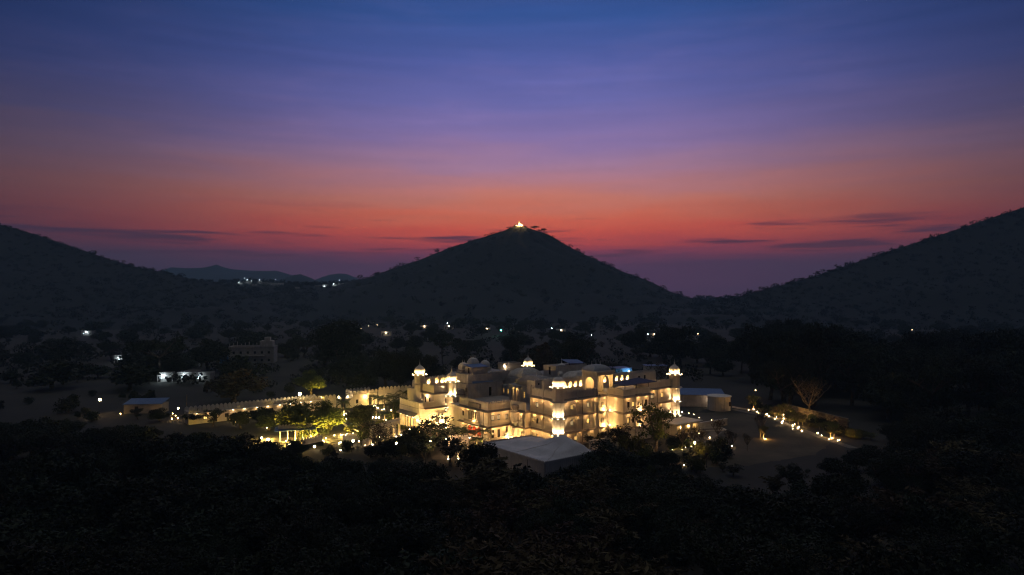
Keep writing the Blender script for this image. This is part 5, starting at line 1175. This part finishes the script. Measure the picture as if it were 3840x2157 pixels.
# ---- scrub on the hills and woods of the plain (far masses)
def scrub(name, label, pts, n_leaf, sz, lsize, m='scrub'):
    C = np.array(pts); n = len(C); k = n_leaf
    d = RNG.normal(size=(n, k, 3)); d /= np.linalg.norm(d, axis=2)[:,:,None]
    s = sz[:,None,None] if hasattr(sz, '__len__') else sz
    c = C[:,None,:]+d*np.array([.62,.62,.34])*s*(.5+.5*RNG.random((n,k,1)))+np.array([0,0,.42])*s
    t = RNG.normal(size=(n,k,3)); t /= np.linalg.norm(t, axis=2)[:,:,None]; b = np.cross(t, RNG.normal(size=(n,k,3))); b /= np.linalg.norm(b, axis=2)[:,:,None]
    q = lsize*s; V = np.stack([c-t*q, c-b*q*.6, c+t*q, c+b*q*.6], 2).reshape(-1,3)
    return tag(place(name, npmesh(name, V, np.arange(len(V)).reshape(-1,4), m)), label, 'scrub', kind='stuff')
def ridge_scrub(hz, Xs, zr, Yr, xlo, xhi, n, fn, big):
    pts = []; sz = []
    for _ in range(n):
        x = random.uniform(xlo, xhi); y = Yr+random.gauss(-6, 9); pts.append((x, y, hz(x, y)-.4)); sz.append(random.choice([.8,1,1.3,1.8,2.6,3.2])*big)
    for _ in range(fn):
        x = random.uniform(xlo, xhi); y = Yr-abs(random.uniform(0, 340)); z = hz(x, y)
        if z > 2: pts.append((x, y, z-.4)); sz.append(random.uniform(1.2,3.0)*big)
    return pts, np.array(sz)
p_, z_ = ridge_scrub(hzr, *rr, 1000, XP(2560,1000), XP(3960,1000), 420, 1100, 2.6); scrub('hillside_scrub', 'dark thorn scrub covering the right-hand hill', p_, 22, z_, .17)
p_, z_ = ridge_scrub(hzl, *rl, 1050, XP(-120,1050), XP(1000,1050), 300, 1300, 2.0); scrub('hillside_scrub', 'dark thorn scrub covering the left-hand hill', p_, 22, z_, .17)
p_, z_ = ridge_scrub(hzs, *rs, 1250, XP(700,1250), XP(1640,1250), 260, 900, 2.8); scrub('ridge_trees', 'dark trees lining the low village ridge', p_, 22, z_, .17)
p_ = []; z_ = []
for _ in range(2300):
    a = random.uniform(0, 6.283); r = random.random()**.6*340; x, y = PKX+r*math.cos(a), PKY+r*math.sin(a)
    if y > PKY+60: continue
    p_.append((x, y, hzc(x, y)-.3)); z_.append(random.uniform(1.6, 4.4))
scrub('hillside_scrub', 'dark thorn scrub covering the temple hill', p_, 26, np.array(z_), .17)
p_ = []; z_ = []
for _ in range(1500):
    Y = 240*math.exp(random.uniform(0, 1.15)); px = random.uniform(-100, 3940); X = XP(px, Y)
    if (1480 < px < 2700 and Y < 262) or (px > 2640 and Y < 320) or random.random() < .35+.4*math.sin(X*.021+1.3)*math.sin(Y*.017): continue
    p_.append((X, Y, -.4)); z_.append(random.uniform(3, 8))
scrub('valley_thicket', 'dark thickets filling the valley floor between the fields', p_, 46, np.array(z_), .12, 'thicket')
p_ = []; z_ = []
for _ in range(900):
    Y = random.uniform(640, 1500); px = random.uniform(200, 3000); X = XP(px, Y); zz = max(0, hzs(X,Y), hzl(X,Y), hzr(X,Y), hzc(X,Y))
    p_.append((X, Y, zz-.3)); z_.append(random.uniform(5, 11))
scrub('far_wood', 'hazy woods spread over the far valley floor', p_, 40, np.array(z_), .13, 'thicket')
p_ = []; z_ = []
for px, py, wd in ((2560,1112,14),(2610,1118,16),(2625,1110,22),(2660,1108,20),(2700,1112,14),(2735,1106,26),(2755,1104,26),(2785,1112,14),(2810,1102,20),(2830,1104,18),(2580,1120,12),(2860,1112,14),(2895,1115,14)):
    Y = 1750; h = CAMH-(py-HYP)*Y/FPX
    for _ in range(7): p_.append((XP(px,Y)+random.gauss(0,wd*.35), Y+random.gauss(0,12), max(0,h-random.uniform(.45,1.0)*wd))); z_.append(wd*random.uniform(.5,.95))
    for _ in range(6): p_.append((XP(px,Y)+random.gauss(0,wd*.5), Y+random.gauss(0,12), -.5)); z_.append(wd*1.1)
scrub('far_grove', 'pale misty grove on the plain in the gap between the two hills', p_, 60, np.array(z_), .11)

for px, py, h, lab in ((2004,884,13,'flat-topped thorn tree standing clear of the crest just right of the shrine'),(2036,896,12,'second flat-topped thorn tree lower down the crest right of the shrine')):
    Y = 1297; X = XP(px, Y); tree('umb0', X, Y, h, lab, 15, name='ridge_tree', z=hzc(X, Y)-1.5)
# ------------------------------------------------------------------ temple on the peak
t = thing('hill_temple_shrine', 'floodlit golden spire of a shrine on the peak of the central hill', 'temple', (XP(1947,1300), 1296, hzc(XP(1947,1300),1296)-1.0))
MB().box(-5,5,-4,4,0,2.4).build('plinth', 'house_wall', t); MB().box(-2.8,2.8,-2.6,2.6,2.4,4.6).build('sanctum', 'dome_white', t)
MB().lathe([(2.6,4.6),(2.5,5.6),(2.1,7.2),(1.5,8.6),(.9,9.6),(.5,10.1),(.7,10.4),(.2,10.8),(.06,12)], 16).build('spire', 'dome_white', t)
MB().lathe([(1.1,2.4),(1.1,4.4),(.9,5.2),(.4,6.0),(.06,6.8)], 12, 4.0, -.5).build('small_spire', 'dome_white', t)
for dx, dy in ((-5.5,-4.5),(1,-6),(5.5,-4.5)): MB().box(dx-.3,dx+.3,dy-.3,dy+.3,2.3,2.7).build('floodlight', 'bulb', t); lamp(t, (dx,dy,3.2), 14000, (1,.62,.18), .3)
def house(x, y, w, d, h, label, z=0, rz=0, m='house_wall', wins=2, lit_='lit_cool', lamp_=0, group=None, floors=1, cat='house', col=COOL, parap=True):
    t = thing('house', label, cat, (x, y, z), rz, group); fh = h/floors; hs = []
    for f in range(floors):
        for i in range(wins): a = w*(i+.7)/(wins+.4); hs.append((a-.55, a+.55, f*fh+.9, f*fh+2.1))
    hs.append((w*.08, w*.08+1.0, 0.02, 2.05))
    MB().facade(fu(0), 0, w, -1.0, h, hs, .25).box(0,.2,.01,d,-1,h-.01).box(w-.2,w,.01,d,-1,h-.01).box(0,w,d-.2,d,-1,h).build('wall', m, t)
    MB().box(-.15,w+.15,-.2,d+.15,h,h+.18).build('roof', 'roof_terrace' if parap else 'blue_sheet', t)
    if parap: MB().sweep([(0,d),(0,0),(w,0),(w,d)], [(0,h+.18),(0,h+.8),(-.15,h+.8),(-.15,h+.18)], True).build('parapet', m, t)
    for i, q in enumerate(hs[:-1]): window(((q[0]+q[1])/2, .1, q[2]), 0, 1.1, 1.2, 'pair', lit_ if i in (0,3,5) else 'glass_dark', t)
    window((hs[-1][0]+.5, .1, .02), 0, 1.0, 2.03, 'door', 'glass_dark', t)
    if lamp_: place('porch_lamp', GLC if col == COOL else GLB, t, (w*.5,-.5,min(2.6,fh-.3)), 0, .6 if y < 500 else 1.2); lamp(t, (w*.5,-.9,2.4), lamp_, col, .2)
    return t
# pale flats in the valley
X, Y = XP(858,330), 330
wb = house(X, Y, 21, 9, 7.4, 'pale two-storey block of flats with bare roof pillars in the dark valley', rz=R(8), wins=6, floors=2, lit_='glass_dark', cat='building', m='plaster_weathered')
for i in range(12): MB().box(.3+i*1.8,.6+i*1.8,.1,.4,8.2,9.5+.5*(i%3)).build('roof_pillar', 'plaster_weathered', wb)
MB().box(14,20,2,7,7.6,10.6).box(16.0,18.6,3,6,10.6,12.4).build('stair_head', 'plaster_weathered', wb); MB().box(-4.4,-.1,1,6,-1,5.2).build('side_room', 'house_blue', wb)
MB().box(-.5,16.5,-1.4,-.01,3.6,3.75).build('balcony', 'plaster_weathered', wb)
house(*G(862,1342), 4, 4, 3, 'tiny hut with one warm lamp in front of the pale flats', wins=1, lit_='lit_warm', lamp_=60, col=WARM)
lw = 'white-lit low house glowing coldly through the trees on the left'
for px, py, w in ((690,1365,7),(725,1362,6),(735,1352,5)): house(*G(px, py), w, 4.5, 3.1, lw, wins=2, lamp_=260, group='white-lit houses on the left', lit_='lit_cool')
for px, py, w in ((590,1432,5),(665,1430,6),(690,1425,5),(722,1431,7)): house(*G(px, py), w, 4, 2.8, 'low white-lit hut in the row along the field edge', wins=2, lamp_=random.choice([60,150,300]), group='huts along the field edge', lit_='lit_cool')
house(*G(428,1362), 5, 4, 3, 'small house with two cold lamps at the far left trees', wins=1, lamp_=150)
house(*G(510,1385), 3, 3, 2.8, 'tiny hut with a cold white window beside the umbrella tree', wins=1, lamp_=60)
house(*G(305,1258), 9, 5, 3, 'distant long house with a faint white lamp in the left fields', wins=3, lamp_=160)
house(*G(205,1305), 6, 5, 3, 'distant house with a faint orange lamp in the left fields', wins=1, lamp_=250, col=AMBER, lit_='lit_warm')
house(*G(10,1245), 6, 5, 3, 'far house with a white lamp at the left edge of the valley', wins=1, lamp_=150)
# village on the low ridge
vl = 'tiny flat-roofed village house on the low ridge'
for k, (x, y, on) in enumerate(((405,305,1),(447,330,1),(333,362,1),(503,345,1),(612,333,1),(815,318,1),(835,322,1),(1125,368,0),(420,385,0),(660,392,0),(1400,395,0),(1450,370,0),(890,390,0),(740,400,0),(1640,385,1),(1722,335,1),(1508,423,1))):
    px, py = P('H2', x, y); Y = 1215-10*(k % 4) if k < 14 else 1180
    z = CAMH-(py-HYP)*Y/FPX; zz = max(hzs(XP(px,Y),Y), hzc(XP(px,Y),Y)); zz = max(0, zz)
    t = house(XP(px,Y), Y, random.uniform(6,10), 6, 4, vl+(' with a cold lamp burning' if on else ', unlit'), z=zz-.3, wins=2, lit_='glass_dark', group='lit village houses' if on else 'unlit village houses')
    if on:
        big = 1.7 if k >= 14 else 1.15
        MB().tube((3,-1.2,0),(3,-1.2,max(1.5,z-zz)+.3),.1,.08).build('lamp_pole', 'dark_metal', t); place('street_light', GLC, t, (3,-1.2,max(1.5,z-zz)), 0, 1.35*big*random.uniform(.5,1.15)); lamp(t, (3,-2.6,max(1.5,z-zz)), 420*big, COOL, .4)
for k, (x, y) in enumerate(((600,720),(715,715),(945,720),(1070,715),(1780,735))):
    px, py = P('H2', x, y); X, Y = G(px, py); house(X, Y, 9, 6, 4.5+(k%2)*2.5, 'grey unlit farmhouse in the misty fields below the village ridge', wins=2, lit_='glass_dark', group='farmhouses in the misty fields', floors=1+(k%2))
# farm lights of the valley
for k, (z, x, y, c) in enumerate((('H4',398,210,0),('H4',470,186,0),('H4',553,177,0),('H4',1540,200,1),('H4',2238,212,1),('H4',180,268,1),('H4',1230,160,1),('H5',380,568,1),('H5',1060,560,1),('H5',1575,518,1),('H5',2165,660,1),('H5',1663,555,0),('H2',1320,672,1),('H6',1625,1080,0))):
    px, py = P(z, x, y); hh = 4.0; Y = (CAMH-hh)*FPX/(py-HYP)
    t = thing('farm_lamp', 'distant farmyard lamp on a post in the dark valley, '+('yellowish' if c == 0 else 'white'), 'lamp', (XP(px,Y), Y, 0), 0, 'yellowish farm lamps' if c == 0 else 'white farm lamps')
    MB().tube((0,0,-.1),(0,0,hh),.1,.07).build('post', 'dark_metal', t); ks = random.uniform(.45,1.15); place('globe', GLS if c == 0 else GLC, t, (0,0,hh-.1), 0, (.5+Y/1100)*ks); lamp(t, (0,-1.2,hh+.3), (50+Y*.25)*ks, WARM if c == 0 else COOL, .2)
px, py = P('H4',1748,232); Y = 30*FPX/(py-HYP); t = thing('green_lamp', 'bright green lamp on a post in the valley behind the palace', 'lamp', (XP(px,Y), Y, 0))
MB().tube((0,0,-.1),(0,0,4),.1,.07).build('post', 'dark_metal', t); place('globe', GLG, t, (0,0,3.9), 0, 1.6); lamp(t, (0,-1.5,4.6), 900, (.15,1,.65), .2)
for z, x, y, w, lab in (('H4',970,215,8,'white farm wall glimmering beyond the left domes'),('H4',1200,215,9,'lit farm shed beyond the domes'),('H4',1580,240,6,'small farm shed near the green lamp'),('H4',1870,242,6,'low farm shed to the right of the green lamp'),('H4',2285,255,8,'farm shed under a white lamp in the valley'),('H5',1060,602,10,'lit farmyard shed beyond the right-hand wing'),('H5',1650,630,12,'farmyard shed beside the far bare trees'),('H4',590,280,8,'white-fenced farm shed near the huge dark tree')):
    px, py = P(z, x, y); X, Y = G(px, py); house(X, Y, w, 4, 2.6, lab, wins=2, lit_='glass_dark', lamp_=random.choice([25,50,90]), col=(1,.9,.75), cat='shed')
# buildings just behind the palace
x, y = XP(1893,236), 236; t = house(x, y, 6.4, 5, 9.0, 'white house with three bright cold windows behind the rear arcade', wins=2, floors=2, lamp_=0, rz=R(30))
for a in (1.5,3.3,4.4): window((a,-.06,5.6), 0, .8, 1.5, 'single', 'lit_cool', t)
place('porch_lamp', GLB, t, (-.3,-.3,8.6), 0, 1.4); lamp(t, (-.6,-.8,8.6), 220, (1,.7,.5), .2)
x, y = XP(2310,214), 214; t = house(x, y, 5.5, 5, 10.3, 'blue-painted house with a cold lit window behind the palace roof', wins=1, floors=3, m='house_blue', lit_='lit_cool', rz=R(20), parap=False)
window((1.4,-.06,8.2), 0, 1.3, 1.5, 'single', 'lit_cool', t)
lamp(t, (3.6,-1.6,9.4), 190, (.6,.85,1), .2); place('porch_lamp', GLC, t, (4.4,-.4,9.2), 0, .8)
house(XP(2420,222), 222, 7, 4, 10.3, 'grey shed lying behind the rear roof wall of the right-hand wing', wins=1, lit_='glass_dark', parap=False, cat='shed')

# ------------------------------------------------------------------ evening haze
hz_ = tag(MB().box(-5250, 5250, -250, 5250, -1.5, 330).build('haze', None), 'thin blue evening haze filling the valley', 'haze', kind='stuff')
hm = bpy.data.materials.new('haze'); hm.use_nodes = True; tt = hm.node_tree; tt.nodes.clear()
ho = tt.nodes.new('ShaderNodeOutputMaterial'); hv = tt.nodes.new('ShaderNodeVolumePrincipled')
hv.inputs['Color'].default_value = (.43,.72,1.0,1); hv.inputs['Density'].default_value = HAZE; hv.inputs['Anisotropy'].default_value = .0
hv.inputs['Density Attribute'].default_value = ''; hv.inputs['Temperature Attribute'].default_value = ''; hv.inputs['Color Attribute'].default_value = ''
tt.links.new(hv.outputs[0], ho.inputs['Volume']); hz_.data.materials.append(hm)
